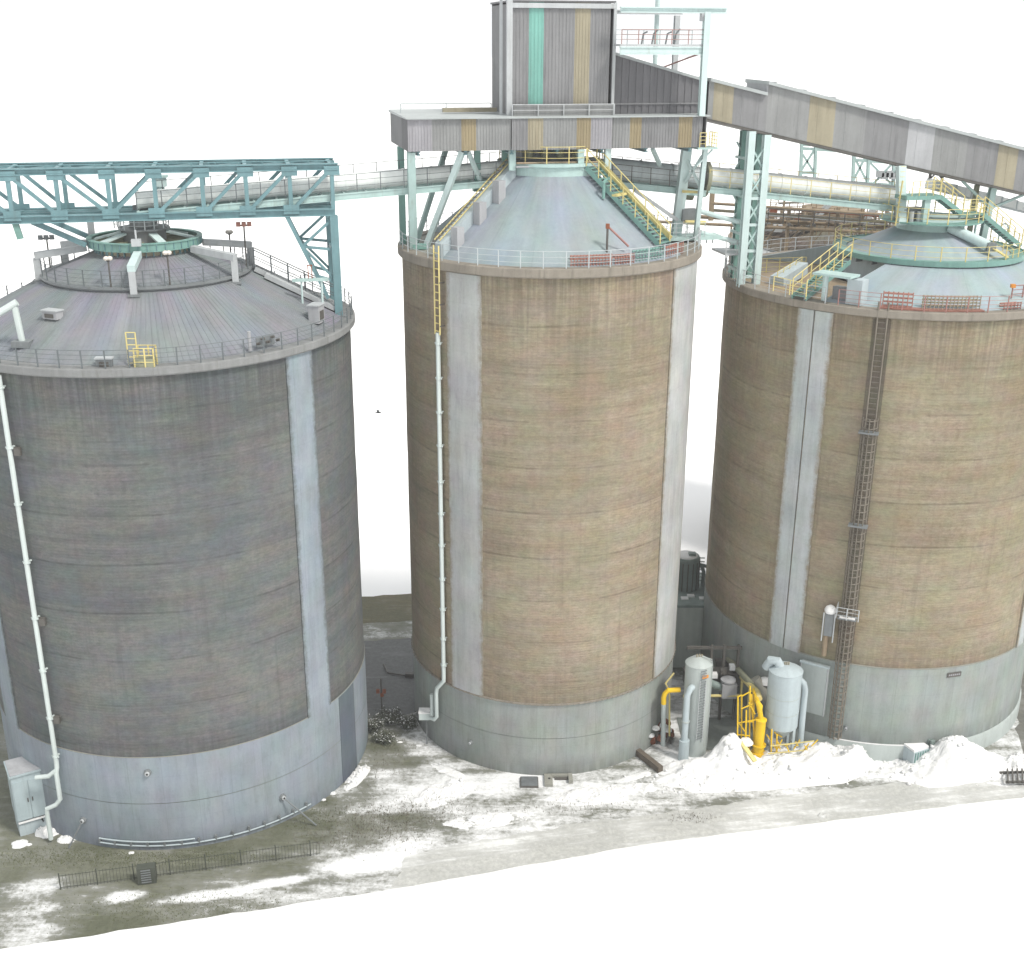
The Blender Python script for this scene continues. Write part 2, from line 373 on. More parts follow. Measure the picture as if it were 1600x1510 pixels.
paint('concrete_dark', srgb(118, 125, 121), .85, .18, .6, srgb(82, 86, 80), .5)
paint('rim_concrete', srgb(134, 128, 118), .85, .22, .8, srgb(74, 70, 62), .6)
paint('rim_concrete_left', srgb(126, 128, 128), .85, .2, .8, srgb(80, 76, 70), .6)
paint('black', srgb(38, 38, 38), .6, .2, 1.)
paint('fence_black', srgb(72, 76, 68), .6, .2, 1.)
paint('globe', srgb(214, 206, 196), .3, .05, 1., None, 0, 0, 0)
paint('orange', srgb(206, 136, 60), .5, .15, 2.)
paint('timber', srgb(96, 88, 78), .8, .25, 2.)
paint('annex_wall', srgb(172, 180, 174), .85, .16, .6, srgb(130, 136, 128), .5)
silo_wall('wall_left', srgb(68, 71, 72), srgb(94, 96, 95), srgb(114, 115, 112), srgb(84, 94, 99), ZL, BL)
silo_wall('wall_mid', srgb(100, 92, 77), srgb(134, 124, 106), srgb(155, 145, 127), srgb(127, 124, 105), ZM, BM)
silo_wall('wall_right', srgb(102, 93, 76), srgb(134, 124, 105), srgb(154, 145, 125), srgb(128, 124, 102), ZR, BR)
silo_wall('wall_far', srgb(86, 80, 70), srgb(106, 99, 87), srgb(122, 115, 101), srgb(104, 100, 86), 26, 6)
smooth_wall('band_left', srgb(150, 160, 168), srgb(112, 122, 130), 0, BL)
smooth_wall('band_darker', srgb(104, 114, 124), srgb(88, 96, 106), 0, BL)
smooth_wall('band_mid', srgb(158, 164, 160), srgb(122, 126, 120), 0, BM)
smooth_wall('band_right', srgb(160, 168, 164), srgb(128, 134, 130), 1.2, BR)
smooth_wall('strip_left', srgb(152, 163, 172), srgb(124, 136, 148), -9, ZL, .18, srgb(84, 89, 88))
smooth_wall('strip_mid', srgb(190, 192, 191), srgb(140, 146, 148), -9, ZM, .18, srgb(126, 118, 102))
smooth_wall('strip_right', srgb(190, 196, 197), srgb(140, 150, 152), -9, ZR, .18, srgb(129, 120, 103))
roof_mat('roof_left', srgb(120, 124, 129), (srgb(118, 130, 128), srgb(128, 122, 131)))
roof_mat('roof_mid', srgb(134, 145, 150), (srgb(148, 162, 166), srgb(128, 141, 150)), .14)
roof_mat('roof_right', srgb(148, 161, 166), (srgb(150, 170, 168), srgb(138, 153, 162)), .14)
roof_mat('roof_far', srgb(104, 98, 88), (srgb(96, 96, 84), srgb(116, 106, 94)))
def snow_mat(name, c=.86, lump=.5):
    m, n, p = nodes(name); g = N(n, 'ShaderNodeNewGeometry').outputs['Position']
    a = noise(n, g, .6, 8, .6); b = noise(n, g, 6., 6, .7)
    cc = mix(n, mr(n, a, .35, .65), (c * .93, c * .945, c * .95), (c, c, c * .995))
    dirt = mr(n, noise(n, g, 2.3, 8, .75), .66, .8, 0, .35); cc = mix(n, dirt, cc, srgb(150, 148, 142))
    n.links.new(cc, p.inputs['Base Color']); p.inputs['Roughness'].default_value = .8; p.inputs['Specular IOR Level'].default_value = .2
    bump(n, p, mth(n, 'ADD', a, mth(n, 'MULTIPLY', b, .3)), lump, .15); MATS[name] = m; return m
snow_mat('snow', .74, .9)
def field_mat():
    m, n, p = nodes('snow_field'); g = N(n, 'ShaderNodeNewGeometry').outputs['Position']
    a = noise(n, g, .05, 6, .6)
    n.links.new(mix(n, a, (.90, .905, .91), (.93, .93, .93)), p.inputs['Base Color']); p.inputs['Roughness'].default_value = .85
    p.inputs['Specular IOR Level'].default_value = .1
    MATS['snow_field'] = m
field_mat()
def ground_mat(name, soil_a, soil_b, snow_bias, sx=None, fine=1., snow_c=(.74, .75, .755), spots=(), ruts=0.):
    """soil or asphalt partly under thin snow; sx = (x_low, bias_low, x_high, bias_high) changes the cover across the yard"""
    m, n, p = nodes(name); g = N(n, 'ShaderNodeNewGeometry').outputs['Position']
    sep = N(n, 'ShaderNodeSeparateXYZ'); n.links.new(g, sep.inputs[0])
    d1 = noise(n, g, .22, 8, .62); d2 = noise(n, mapping(n, g, (.35, 1.3, 1)), .8, 8, .68); d3 = noise(n, g, 3.4, 7, .75)
    soil = mix(n, mr(n, d1, .38, .62), soil_a, soil_b)
    soil = mix(n, mr(n, d3, .4, .68, 0, .6), soil, tuple(x * .5 for x in soil_a))
    soil = mix(n, mr(n, noise(n, mapping(n, g, (.3, 2.2, 1), (4, 9, 0)), 1., 7, .7), .55, .7, 0, .35), soil, tuple(min(.5, x * 1.8) for x in soil_b))
    k = mth(n, 'ADD', mth(n, 'MULTIPLY', d1, .4), mth(n, 'ADD', mth(n, 'MULTIPLY', d2, .36), mth(n, 'MULTIPLY', d3, .24)))
    if sx: k = mth(n, 'ADD', k, mr(n, mth(n, 'ADD', sep.outputs[0], mth(n, 'MULTIPLY', d1, 5.)), *sx))
    else: k = mth(n, 'ADD', k, snow_bias)
    for (x_, y_, rx_, ry_, am) in spots:
        mp = N(n, 'ShaderNodeVectorMath', operation='SUBTRACT'); n.links.new(g, mp.inputs[0]); mp.inputs[1].default_value = (x_, y_, 0)
        rt_ = N(n, 'ShaderNodeVectorRotate', rotation_type='Z_AXIS'); n.links.new(mp.outputs[0], rt_.inputs['Vector']); rt_.inputs['Angle'].default_value = -rad(13)
        ms = N(n, 'ShaderNodeVectorMath', operation='MULTIPLY'); n.links.new(rt_.outputs[0], ms.inputs[0]); ms.inputs[1].default_value = (1 / rx_, 1 / ry_, 0)
        ln_ = N(n, 'ShaderNodeVectorMath', operation='LENGTH'); n.links.new(ms.outputs[0], ln_.inputs[0])
        k = mth(n, 'ADD', k, mr(n, ln_.outputs['Value'], .3, 1.1, am, 0))
    if ruts:
        vr = N(n, 'ShaderNodeVectorRotate', rotation_type='Z_AXIS'); n.links.new(g, vr.inputs['Vector']); vr.inputs['Angle'].default_value = -rad(12)
        rn = noise(n, mapping(n, vr.outputs[0], (.05, 1.5, 1)), 1., 6, .65); k = mth(n, 'ADD', k, mr(n, rn, .35, .65, -ruts, ruts))
    s = mr(n, k, .5, .6)
    s2 = mr(n, k, .42, .56, 0, .55)
    c = mix(n, s2, soil, tuple(.5 * x for x in snow_c)); c = mix(n, s, c, snow_c)
    n.links.new(c, p.inputs['Base Color']); p.inputs['Specular IOR Level'].default_value = .25
    n.links.new(mr(n, d1, .35, .65, .55, .9), p.inputs['Roughness'])
    bump(n, p, mth(n, 'ADD', k, mth(n, 'MULTIPLY', d3, .3)), .7, .12 * fine); MATS[name] = m; return m
SPOTS = [(p_.x, p_.y, rx_, ry_, am) for p_, rx_, ry_, am in ((G(15, 1392), 3.2, 1.2, .15), (G(30, 1450), 4.4, 2.4, .07), (G(190, 1402), 1.5, .6, .2), (G(330, 1398), 3.6, .5, .15), (G(560, 1352), 2.6, 1.0, .15), (G(450, 1375), 2.2, .5, .13), (G(600, 1290), 4.5, 1.8, -.06), (G(230, 1345), 8, 1.6, -.05), (G(610, 1180), 2.2, 3.0, -.06), (G(760, 1225), 5.5, 1.2, .08), (G(950, 1235), 5, 1.2, .08))]
ground_mat('yard', srgb(94, 97, 80), srgb(122, 123, 110), 0, (-14, -2, -.06, .045), 1., (.72, .73, .735), SPOTS)
ground_mat('road', srgb(182, 183, 179), srgb(198, 199, 195), .0, None, .5, (.66, .67, .66), (), .06)
ground_mat('asphalt', srgb(96, 98, 98), srgb(110, 112, 112), -.13, None, .4)
ground_mat('verge', srgb(86, 86, 62), srgb(110, 104, 82), -.1)
ground_mat('gravel', srgb(96, 96, 90), srgb(118, 116, 108), -.07)

# ------------------------------------------------------------------ the setting
def sheet(name, pts, z, m):
    mb = MB(); mb.v = [Vector((p[0], p[1], z)) for p in pts]; mb.f = [tuple(range(len(pts)))]
    o = mb.build(name, m, None, 0); return struct(o)
def rough_edge(pts, step=.8, amp=.25, seed=0.):
    out = []
    for i in range(len(pts) - 1):
        a, b = Vector((*pts[i][:2], 0)), Vector((*pts[i + 1][:2], 0)); n = max(1, int((b - a).length / step)); d = (b - a).normalized(); nn = Vector((-d.y, d.x, 0))
        for k in range(n):
            q = a.lerp(b, k / n); out.append(q + nn * amp * (mnoise.noise(q * .7 + Vector((seed, 0, 0))) + .5 * mnoise.noise(q * 2.1 + Vector((seed, 5, 0)))))
    out.append(Vector((*pts[-1][:2], 0))); return out
sheet('ground', [(-2500, -1200), (2500, -1200), (2500, 4000), (-2500, 4000)], -.02, 'snow_field')
EDGE = [(-75, 35.8), (-50, 41.7), (-25.07, 47.61), (-5.09, 52.42), (7.6, 56.02), (31.12, 60.72), (60, 66.3), (85, 71)]
back = rough_edge([(85, 93), (40, 90), (-7.6, 88.2), (-11.4, 87.6), (-75, 84)], 1.2, .5, 3)
sheet('yard', [Vector((x, y - 2.5, 0)) for x, y in EDGE] + back, .0, 'yard')
lane = rough_edge([(-13, 69), (-6.5, 69.5), (-3, 73), (-3, 81.5), (-16, 79.5), (-15, 74)], .6, .35, 9)
sheet('lane', lane, .004, 'asphalt')
sheet('verge', rough_edge([(-18, 82.2), (-2, 84.5), (10, 86), (10, 89), (-7.6, 88.6), (-18, 87.3)], .8, .3, 4), .006, 'verge')
rt = [G(*q) for q in ((632, 1338), (720, 1318), (900, 1290), (1070, 1266), (1240, 1241), (1400, 1222), (1520, 1222), (1585, 1232))]
road_pts = rough_edge([(-6.2, 51.0)] + [(p.x, p.y) for p in rt] + [(40, 63.5), (70, 69.5), (70, 66), (31, 59.0), (7.6, 54.2)], .6, .3, 12)
sheet('road', road_pts, .006, 'road')
sheet('gravel_patch', rough_edge([(32.5, 63.5), (60, 69), (60, 95), (36, 95), (36.6, 77), (33.5, 67.5)], .8, .4, 21), .004, 'gravel')
# foreground snow field: rises out of the road with a ragged lip
def edge_y(x):
    for (a, b), (c, d) in zip(EDGE, EDGE[1:]):
        if a <= x <= c: return b + (d - b) * (x - a) / (c - a)
    return EDGE[0][1] if x < EDGE[0][0] else EDGE[-1][1]
mb = MB(); rows = []
prof = [(0, -.01), (.12, .06), (.35, .12), (.8, .2), (1.6, .3), (3, .36), (6, .38), (14, .35), (40, .3), (120, .2)]
for d, hz in prof:
    r = []
    for i in range(261):
        x = -75 + 160 * i / 260; y = edge_y(x)
        j = .07 * mnoise.noise(Vector((x * .35, 3, 0))) + .06 * mnoise.noise(Vector((x * 1.6, 8, 0))) + .04 * mnoise.noise(Vector((x * 4.5, 1, 0)))
        r.append((x, y + j * max(0, 1 - d / 3) - d, hz + .05 * mnoise.noise(Vector((x * .6, d * .8, 0)))))
    rows.append(r)
mb.quad_grid(rows, False, True); struct(mb.build('snow_field', 'snow_field', None, 60))

# ------------------------------------------------------------------ silos
def wall_cyl(parent, name, O, r, z0, z1, m, n=192, a0=-pi, a1=pi, nz=1, dents=0.):
    me = bpy.data.meshes.new(name); off = wloc(parent); v_, f_, uv = [], [], []
    for j in range(nz + 1):
        z = z0 + (z1 - z0) * j / nz
        for i in range(n + 1):
            a = a0 + (a1 - a0) * i / n
            rr = r + dents * mnoise.noise(Vector((cos(a) * r * .35, sin(a) * r * .35, z * .5)))
            v_.append(tuple(polar(O, a, rr, z) - off)); uv.append((a * r + 200, z))
    for j in range(nz):
        for i in range(n):
            b = j * (n + 1) + i; f_.append((b, b + 1, b + n + 2, b + n + 1))
    me.from_pydata(v_, [], f_); lay = me.uv_layers.new(name='UVMap')
    for l in me.loops: lay.data[l.index].uv = uv[l.vertex_index]
    me.polygons.foreach_set('use_smooth', [True] * len(f_)); me.materials.append(MATS[m])
    o = bpy.data.objects.new(name, me); col.objects.link(o); o.parent = parent; return o
def strip(parent, O, r, proud, z0, z1, a0, a1, m, name='pilaster', n=12, soft='LR'):
    """proud vertical strip with UV in metres"""
    me = bpy.data.meshes.new(name); off = wloc(parent); v_, uv, f_ = [], [], []
    prof = [(r - .05, a0)] + [(r + proud, a0 + (a1 - a0) * i / n) for i in range(n + 1)] + [(r - .05, a1)]
    for z in (z0, z1):
        for rr, a in prof: v_.append(tuple(polar(O, a, rr, z) - off)); uv.append((a * r + 200, z))
    k = len(prof)
    for i in range(k - 1): f_.append((i, i + 1, k + i + 1, k + i))
    f_.append(tuple(range(k - 1, -1, -1))); f_.append(tuple(range(k, 2 * k)))
    me.from_pydata(v_, [], f_); lay = me.uv_layers.new(name='UVMap')
    for l in me.loops: lay.data[l.index].uv = uv[l.vertex_index]
    ed = me.attributes.new('edge', 'FLOAT', 'POINT'); wd_ = abs(a1 - a0) * r
    ev = [0. if 'L' in soft else 9.] + [min(i if 'L' in soft else 99, n - i if 'R' in soft else 99) * wd_ / n for i in range(n + 1)] + [0. if 'R' in soft else 9.]; ed.data.foreach_set('value', ev + ev)
    me.materials.append(MATS[m]); me.polygons.foreach_set('use_smooth', [True] * len(f_)); me.set_sharp_from_angle(angle=rad(30))
    o = bpy.data.objects.new(name, me); col.objects.link(o); o.parent = parent; return o
def cone(parent, name, O, r0, z0, r1, z1, m, ribs=0, rib_h=.05, O1=None, sag=0., nrad=6, a0=0., a1=2 * pi):
    O1 = O1 or O; n = ribs or 96; me = bpy.data.meshes.new(name); off = wloc(parent); v_, uv, f_ = [], [], []
    A = []
    for k in range(n):
        d = (a1 - a0) / n; a = a0 + d * k
        A += [(a, 0), (a + d * .8, 0), (a + d * .84, rib_h), (a + d * .96, rib_h)] if ribs else [(a, 0)]
    A.append((a1, 0)); L_ = math.hypot(r0 - r1, z1 - z0)
    for j in range(nrad + 1):
        t = j / nrad; c = O.lerp(O1, t); r = r0 + (r1 - r0) * t; z = z0 + (z1 - z0) * t + sag * 4 * t * (1 - t)
        for a, e in A: v_.append(tuple(polar(c, a, r, z + e) - off)); uv.append((a * (r0 + r1) / 2, L_ * t))
    k = len(A)
    for j in range(nrad):
        for i in range(k - 1): b = j * k + i; f_.append((b, b + 1, b + k + 1, b + k))
    me.from_pydata(v_, [], f_); lay = me.uv_layers.new(name='UVMap')
    for l in me.loops: lay.data[l.index].uv = uv[l.vertex_index]
    me.materials.append(MATS[m])
    me.polygons.foreach_set('use_smooth', [True] * len(f_)); me.set_sharp_from_angle(angle=rad(18))
    o = bpy.data.objects.new(name, me); col.objects.link(o); o.parent = parent; return o
D = rad
def end_wall(parent, O, a, r0, z0, r1, z1, zb, m, O1=None):
    O1 = O1 or O; nn = Vector((-sin(a), cos(a), 0)) * .04; A_, B_, C_, D_ = polar(O, a, r0, zb), polar(O1, a, r1, zb), polar(O1, a, r1, z1 - .01), polar(O, a, r0, z0 - .01)
    return MB().hexa([A_ - nn, A_ + nn, B_ + nn, B_ - nn, D_ - nn, D_ + nn, C_ + nn, C_ - nn]).build('roof_end_wall', m, parent, 0)
# ---- left silo
silL = thing('cement_silo', 'wide grey silo with dark ribbed two-tier roof under the teal truss bridge', 'silo', CL)
wall_cyl(silL, 'wall', CL, RL, BL, ZL, 'wall_left', nz=24, dents=.03)
wall_cyl(silL, 'base_band', CL, RL + .04, 3.06, BL, 'band_left'); wall_cyl(silL, 'base_band', CL, RL + .04, -.1, 3.02, 'band_left')
MB().ring(CL, RL - .1, RL + .02, 2.98, 3.1).build('joint', 'concrete_dark', silL)
MB().ring(CL, RL - .2, RL + .035, BL - .02, BL + .03).build('band_ledge', 'concrete', silL)
for a0, a1 in ((-38.6, -28.4), (-143, -132.4), (50, 60), (140, 150)):
    strip(silL, CL, RL, .06, BL - .03, ZL - .02, D(a0), D(a1), 'strip_left')
strip(silL, CL, RL, .07, .02, BL - .05, D(-24.3), D(-14.4), 'band_darker', 'darker_strip')  # upright strip in a darker grey-blue, slightly proud of the base band
mb = MB(); mb.lathe(CL, [(RL - .05, ZL - .02), (RL + .22, ZL + .02), (RL + .3, ZL + .1), (RL + .3, ZL + .42), (RL + .22, ZL + .47), (RL - .6, ZL + .47)], 160); mb.build('ring_beam', 'rim_concrete_left', silL)
cone(silL, 'lower_roof', CL, RL - .35, ZL + .42, 5.45, 30.25, 'roof_left', 190, .022)
mb = MB(); mb.ring(CL, 5.2, 5.62, 29.98, 30.2); mb.ring(CL, 5.25, 5.5, 30.2, 30.34); mb.ring(CL, 5.2, 5.66, 30.34, 30.46); mb.build('roof_curb', 'galv_dark', silL)
cone(silL, 'upper_roof', CL, 5.3, 30.46, 2.6, 31.56, 'roof_left', 110, .02)
mb = MB(); mb.lathe(CL, [(2.62, 31.4), (2.62, 31.95), (.1, 31.97)], 64); mb.build('roof_neck', 'clad_tan', silL)
for k in range(44):
    a = 2 * pi * k / 44
    inst(silL, 'neck_rib', 'neck_rib', lambda b: b.box((0, 0, .2), .12, .05, .4), 'teal', Matrix.Translation(polar(CL, a, 2.68, 31.45)) @ Matrix.Rotation(a, 4, 'Z'))
railing(silL, arc(CL, RL + .15, ZL + .45, 0, 2 * pi, 140), .9, 'rail_grey', 4, 1.12, .016, .028)
railing(silL, arc(CL, 5.55, 30.45, 0, 2 * pi, 90), .85, 'rail_grey', 4, 1.05, .014, .024)
# ---- middle silo
silM = thing('cement_silo', 'tallest tan silo in the middle, carrying the striped head house', 'silo', CM)
wall_cyl(silM, 'wall', CM, RM, BM, ZM, 'wall_mid', nz=26, dents=.03)
wall_cyl(silM, 'base_band', CM, RM - .02, 2.62, BM, 'band_mid'); wall_cyl(silM, 'base_band', CM, RM - .02, -.1, 2.59, 'band_mid')
MB().ring(CM, RM - .2, RM - .04, 2.55, 2.66).build('joint', 'concrete_dark', silM)
mb = MB(); mb.ring(CM, RM - .2, RM + .07, BM - .06, BM + .04, n=160)
for k in range(150):
    a = 2 * pi * k / 150; mb.box(polar(CM, a, RM + .08, BM - .01), .08, .12, .07, Vector((cos(a), sin(a), 0)), Vector((-sin(a), cos(a), 0)))
mb.build('band_ledge', 'rim_concrete', silM)
for a0, a1 in ((-131.6, -116.2), (-40, -14), (50, 65), (140, 155)):
    strip(silM, CM, RM, .07, BM + .05, ZM - .02, D(a0), D(a1), 'strip_mid')
mb = MB(); mb.lathe(CM, [(RM - .05, ZM - .02), (RM + .2, ZM + .03), (RM + .26, ZM + .1), (RM + .26, ZM + .5), (RM + .2, ZM + .55), (RM - .5, ZM + .55)], 140); mb.build('ring_beam', 'rim_concrete', silM)
for a0, a1 in ((-139, -31), (30, 148)):
    cone(silM, 'roof', CM, RM - .3, ZM + .55, 2.9, 35.3, 'roof_mid', 0, 0, None, 0, 6, D(a0), D(a1))
    for a in (a0, a1): end_wall(silM, CM, D(a), RM - .32, ZM + .6, 2.9, 35.3, ZM + .3, 'tank_blue')
MB().lathe(CM, [(2.85, ZM + .2), (2.85, 35.2)], 48).build('roof_drum', 'galv_dark', silM)
MB().ring(CM, 2.8, RM - .2, ZM + .3, ZM + .5, n=96).build('roof_deck', 'concrete', silM)
mb = MB(); mb.lathe(CM, [(2.95, 35.1), (2.95, 35.75), (3.1, 35.78), (3.1, 35.95), (.2, 35.98)], 72); mb.build('crown', 'mint', silM)
railing(silM, arc(CM, RM + .12, ZM + .54, 0, 2 * pi, 120), .9, 'rail_light', 3, 1.2, .018, .028)
railing(silM, arc(CM, 3.0, 35.97, 0, 2 * pi, 60), .9, 'yellow', 3, 1.25, .02, .028)
# ---- right silo
silR = thing('cement_silo', 'tan silo with pale blue roof, green ring walkway and caged ladder', 'silo', CR)
COR = CR + UU * 1.6
wall_cyl(silR, 'wall', CR, RR, BR, ZR, 'wall_right', nz=24, dents=.03)
wall_cyl(silR, 'base_band', CR, RR + .03, 1.2, BR, 'band_right')
MB().ring(CR, RR - .2, RR + .06, BR - .03, BR + .03, n=160).build('band_ledge', 'concrete', silR)
mb = MB(); mb.lathe(CR, [(RR + .14, -.1), (RR + .14, 1.12), (RR + .1, 1.19), (RR - .1, 1.22)], 140); mb.build('plinth', 'tank', silR)
mb = MB(); mb.ring(CR, RR + .02, RR + .12, 1.2, 1.25, D(-112), D(-86), 40); mb.build('ledge_snow', 'snow', silR)
for a0, a1 in ((-137.7, -132.3), (-131.8, -126), (-47, -42), (-41.4, -36), (43, 49), (49.5, 55)):
    strip(silR, CR, RR, .11, BR - .02, ZR - .02, D(a0), D(a1), 'strip_right', n=8, soft='L' if a0 in (-137.7, -47, 43) else 'R')
mb = MB(); mb.lathe(CR, [(RR - .05, ZR - .02), (RR + .18, ZR + .02), (RR + .25, ZR + .08), (RR + .25, ZR + .42), (RR + .2, ZR + .47), (RR - .6, ZR + .47)], 150); mb.build('ring_beam', 'rim_concrete', silR)
cone(silR, 'lower_roof', CR, RR - .4, ZR + .47, 5.05, 30.15, 'roof_right', 0, 0, COR, 0, 6, D(-131), D(140))
for a in (-131, 140): end_wall(silR, CR, D(a), RR - .42, ZR + .5, 5.05, 30.15, ZR + .3, 'tank_blue', COR)
MB().lathe(COR, [(4.95, ZR + .2), (4.95, 30.18)], 72).build('roof_drum', 'tank_blue', silR)
MB().ring(CR, 4.2, RR - .2, ZR + .3, ZR + .43, n=96).build('roof_deck', 'brown_steel', silR)
cone(silR, 'upper_roof', COR, 5.1, 30.13, 2.0, 31.55, 'roof_right', 0, 0, None)
mb = MB(); mb.lathe(COR, [(2.05, 31.3), (2.05, 32.0), (2.2, 32.02), (2.2, 32.15), (.1, 32.18)], 56); mb.build('crown', 'mint', silR)
mb = MB(); mb.ring(COR, 4.9, 5.7, 30.22, 30.3); mb.ring(COR, 5.67, 5.75, 30.05, 30.36)
mb.build('ring_walkway', 'teal_green', silR)
for k in range(28):
    a = 2 * pi * k / 28
    inst(silR, 'walkway_bracket', 'wb', lambda b: b.box((0, 0, -.2), .5, .06, .36), 'galv_dark', Matrix.Translation(polar(COR, a, 5.42, 30.2)) @ Matrix.Rotation(a, 4, 'Z'))
railing(silR, arc(COR, 5.68, 30.3, 0, 2 * pi, 90), .9, 'yellow', 3, 1.4, .018, .028)
railing(silR, arc(CR, RR + .12, ZR + .46, D(-125), D(20), 100), .9, 'red_rail', 4, 1.15, .016, .026)
railing(silR, arc(CR, RR + .12, ZR + .46, D(24), D(231), 120), .9, 'galv', 3, 1.3, .018, .028)
mb = MB(); mb.ring(COR, 2.0, 3.1, 32.05, 32.13, n=40); mb.build('crown_deck', 'teal_green', silR)
railing(silR, arc(COR, 3.05, 32.13, D(-180), D(90), 40), .9, 'yellow', 3, 1.2, .02, .028)
# ---- silo behind
CB = Vector((27.0, 101, 0)); RB = 8.2; ZB = 26.6
silB = thing('cement_silo', 'dark brown silo mostly hidden behind the right silo', 'silo', CB)
wall_cyl(silB, 'wall', CB, RB, 0, ZB, 'wall_far')
MB().ring(CB, RB - .3, RB + .2, ZB, ZB + .4).build('ring_beam', 'rim_concrete', silB)
cone(silB, 'roof', CB, RB - .2, ZB + .35, 2.4, 29.0, 'roof_far', 90, .06)
mb = MB(); mb.lathe(CB, [(2.5, 28.8), (2.5, 29.6), (.1, 29.65)], 32); mb.build('crown', 'brown_steel', silB)
railing(silB, arc(CB, RB, ZB + .4, 0, 2 * pi, 70), 1., 'brown_steel', 3, 1.1, .025, .035)
railing(silB, arc(CB, 5.4, 28.0, 0, 2 * pi, 50), 1., 'brown_steel', 3, 1., .025, .035)
# ------------------------------------------------------------------ fixtures on the left silo
def zroofL(r): return (ZL + .42) + (30.25 - ZL - .42) * (RL - .35 - r) / (RL - .35 - 5.45)
def LR(px, py):                     # point surveyed on the left silo's lower roof
    d_ = ray(px, py)
    for k_ in range(1200):
        b_ = CAM + d_ * (48 + k_ * .025); r_ = math.hypot(b_.x - CL.x, b_.y - CL.y)
        if r_ < RL - .3 and b_.z <= zroofL(r_): break
    return b_
def bearing(O, r, z, px):           # bearing (degrees) of the front point at radius r seen in column px
    best = min(((abs(CX + FPX * (polar(O, D(a_ / 2), r, z) - CAM).dot(_R) / (polar(O, D(a_ / 2), r, z) - CAM).dot(_F) - px), a_ / 2) for a_ in range(-340, -20)))
    return best[1]
def polr(b_): return math.degrees(math.atan2(b_.y - CL.y, b_.x - CL.x)), math.hypot(b_.x - CL.x, b_.y - CL.y)
head = thing('distribution_head', 'round teal ring girder with box arms and railed platform on the left silo', 'silo head', CL + ZZ * 31.9)
mb = MB(); mb.ring(CL, 2.75, 3.05, 31.82, 31.87, n=72); mb.ring(CL, 2.95, 3.02, 31.87, 32.22, n=72); mb.ring(CL, 2.8, 3.08, 32.22, 32.27, n=72); mb.build('ring_girder', 'teal_green', head)
for k in range(40):
    a = 2 * pi * k / 40
    inst(head, 'stiffener', 'stf', lambda b: b.box((0, 0, .17), .1, .03, .34), 'teal', Matrix.Translation(polar(CL, a, 3.02, 31.875)) @ Matrix.Rotation(a, 4, 'Z'))
for k in range(16):
    a = 2 * pi * (k + .5) / 16; beam(head, 'floor_beam', polar(CL, a, 1.2, 32.0), polar(CL, a, 2.94, 32.0), .08, .2, 'olive_steel')
for i, a in enumerate((bearing(CL, 5.75, 30.4, 208), -22, 22, 90, 158, -162)):
    a = D(a); zl = zroofL(5.75)
    ob = beam(head, 'arm', polar(CL, a, 3.1, 31.75), polar(CL, a, 5.8, 31.45), .4, .34, 'mint_pale' if i == 0 else 'galv')
    beam(ob, 'arm_leg', polar(CL, a, 5.72, zl - .1), polar(CL, a, 5.72, 31.3), .34, .3, 'galv')
    beam(ob, 'base_plate', polar(CL, a, 5.72, zl - .06), polar(CL, a, 5.72, zl + .06), .6, .55, 'galv_dark')
    beam(head, 'inner_arm', polar(CL, a + .5, 1.2, 32.5), polar(CL, a + .5, 2.7, 32.12), .45, .1, 'mint_pale')
octp = [polar(CL + UU * -.1, 2 * pi * (k + .5) / 8, 1.45, 32.75) for k in range(9)]
mb = MB(); mb.lathe(CL, [(1.2, 31.95), (1.2, 32.6), (1.45, 32.66), (1.45, 32.75), (.1, 32.76)], 8); mb.lathe(CL, [(.75, 32.76), (.75, 33.3), (.5, 33.5), (.5, 33.9)], 20); mb.build('hopper', 'galv_dark', head)
railing(head, octp, .62, 'rail_light', 3, .55, .02, .025)
mb = MB(); mb.tube([polar(CL, D(bearing(CL, 3., 32, 214)), 3.0, 32.2), polar(CL, D(bearing(CL, 3., 32, 214)), 3.0, 33.0)], .05); mb.box(polar(CL, D(bearing(CL, 3., 32, 214)), 3.05, 32.35), .5, .4, .35, UU, VV); mb.build('drive_box', 'galv', head)
# floodlights and globe lamps round the curb
def lamp(base, h, kind, label):
    t = thing('lamp_post', label, 'lamp', base, 'lamp posts on the left silo roof')
    MB().tube([base - ZZ * .15, base + ZZ * h], .045, 8).build('pole', 'dark_steel', t)
    top = base + ZZ * h
    if kind == 'globe':
        MB().lathe(top, [(.06, top.z - .05), (.14, top.z + .02)], 12).build('bracket', 'dark_steel', t)
        for sg in (-1, 1): MB().lathe(top + UU * .09 * sg, [(.02, top.z - .02), (.12, top.z + .03), (.15, top.z + .12), (.1, top.z + .2), (.01, top.z + .23)], 12).build('globe', 'globe', t)
    else:
        MB().box(top, .7, .08, .08, UU, VV).build('crossbar', 'dark_steel', t)
        for sg in (-1, 0, 1): MB().box(top + UU * .3 * sg + ZZ * .08 - VV * .12, .24, .2, .26, UU, VV, (ZZ - VV * .3).normalized()).build('floodlight', 'red' if kind == 'red' else 'galv_dark', t)
lamp(polar(CL, D(bearing(CL, 5.4, 30.5, 174)), 5.4, 30.46), 1.35, 'globe', 'globe lamp left of the front box arm on the left silo')
lamp(polar(CL, D(bearing(CL, 5.4, 30.5, 265)), 5.4, 30.46), 1.55, 'globe', 'globe lamp right of the front box arm on the left silo')
lamp(polar(CL, D(42), 5.2, 30.46), 1.4, 'globe', 'small globe lamp behind the right box arm of the left silo')
lamp(polar(CL, D(6), 5.4, 30.46), 2.3, 'red', 'tall floodlight mast with red lamp heads at right of the ring girder')
lamp(polar(CL, D(178), 5.5, 30.46), 1.6, 'flood', 'grey floodlight mast at the left end of the upper roof')
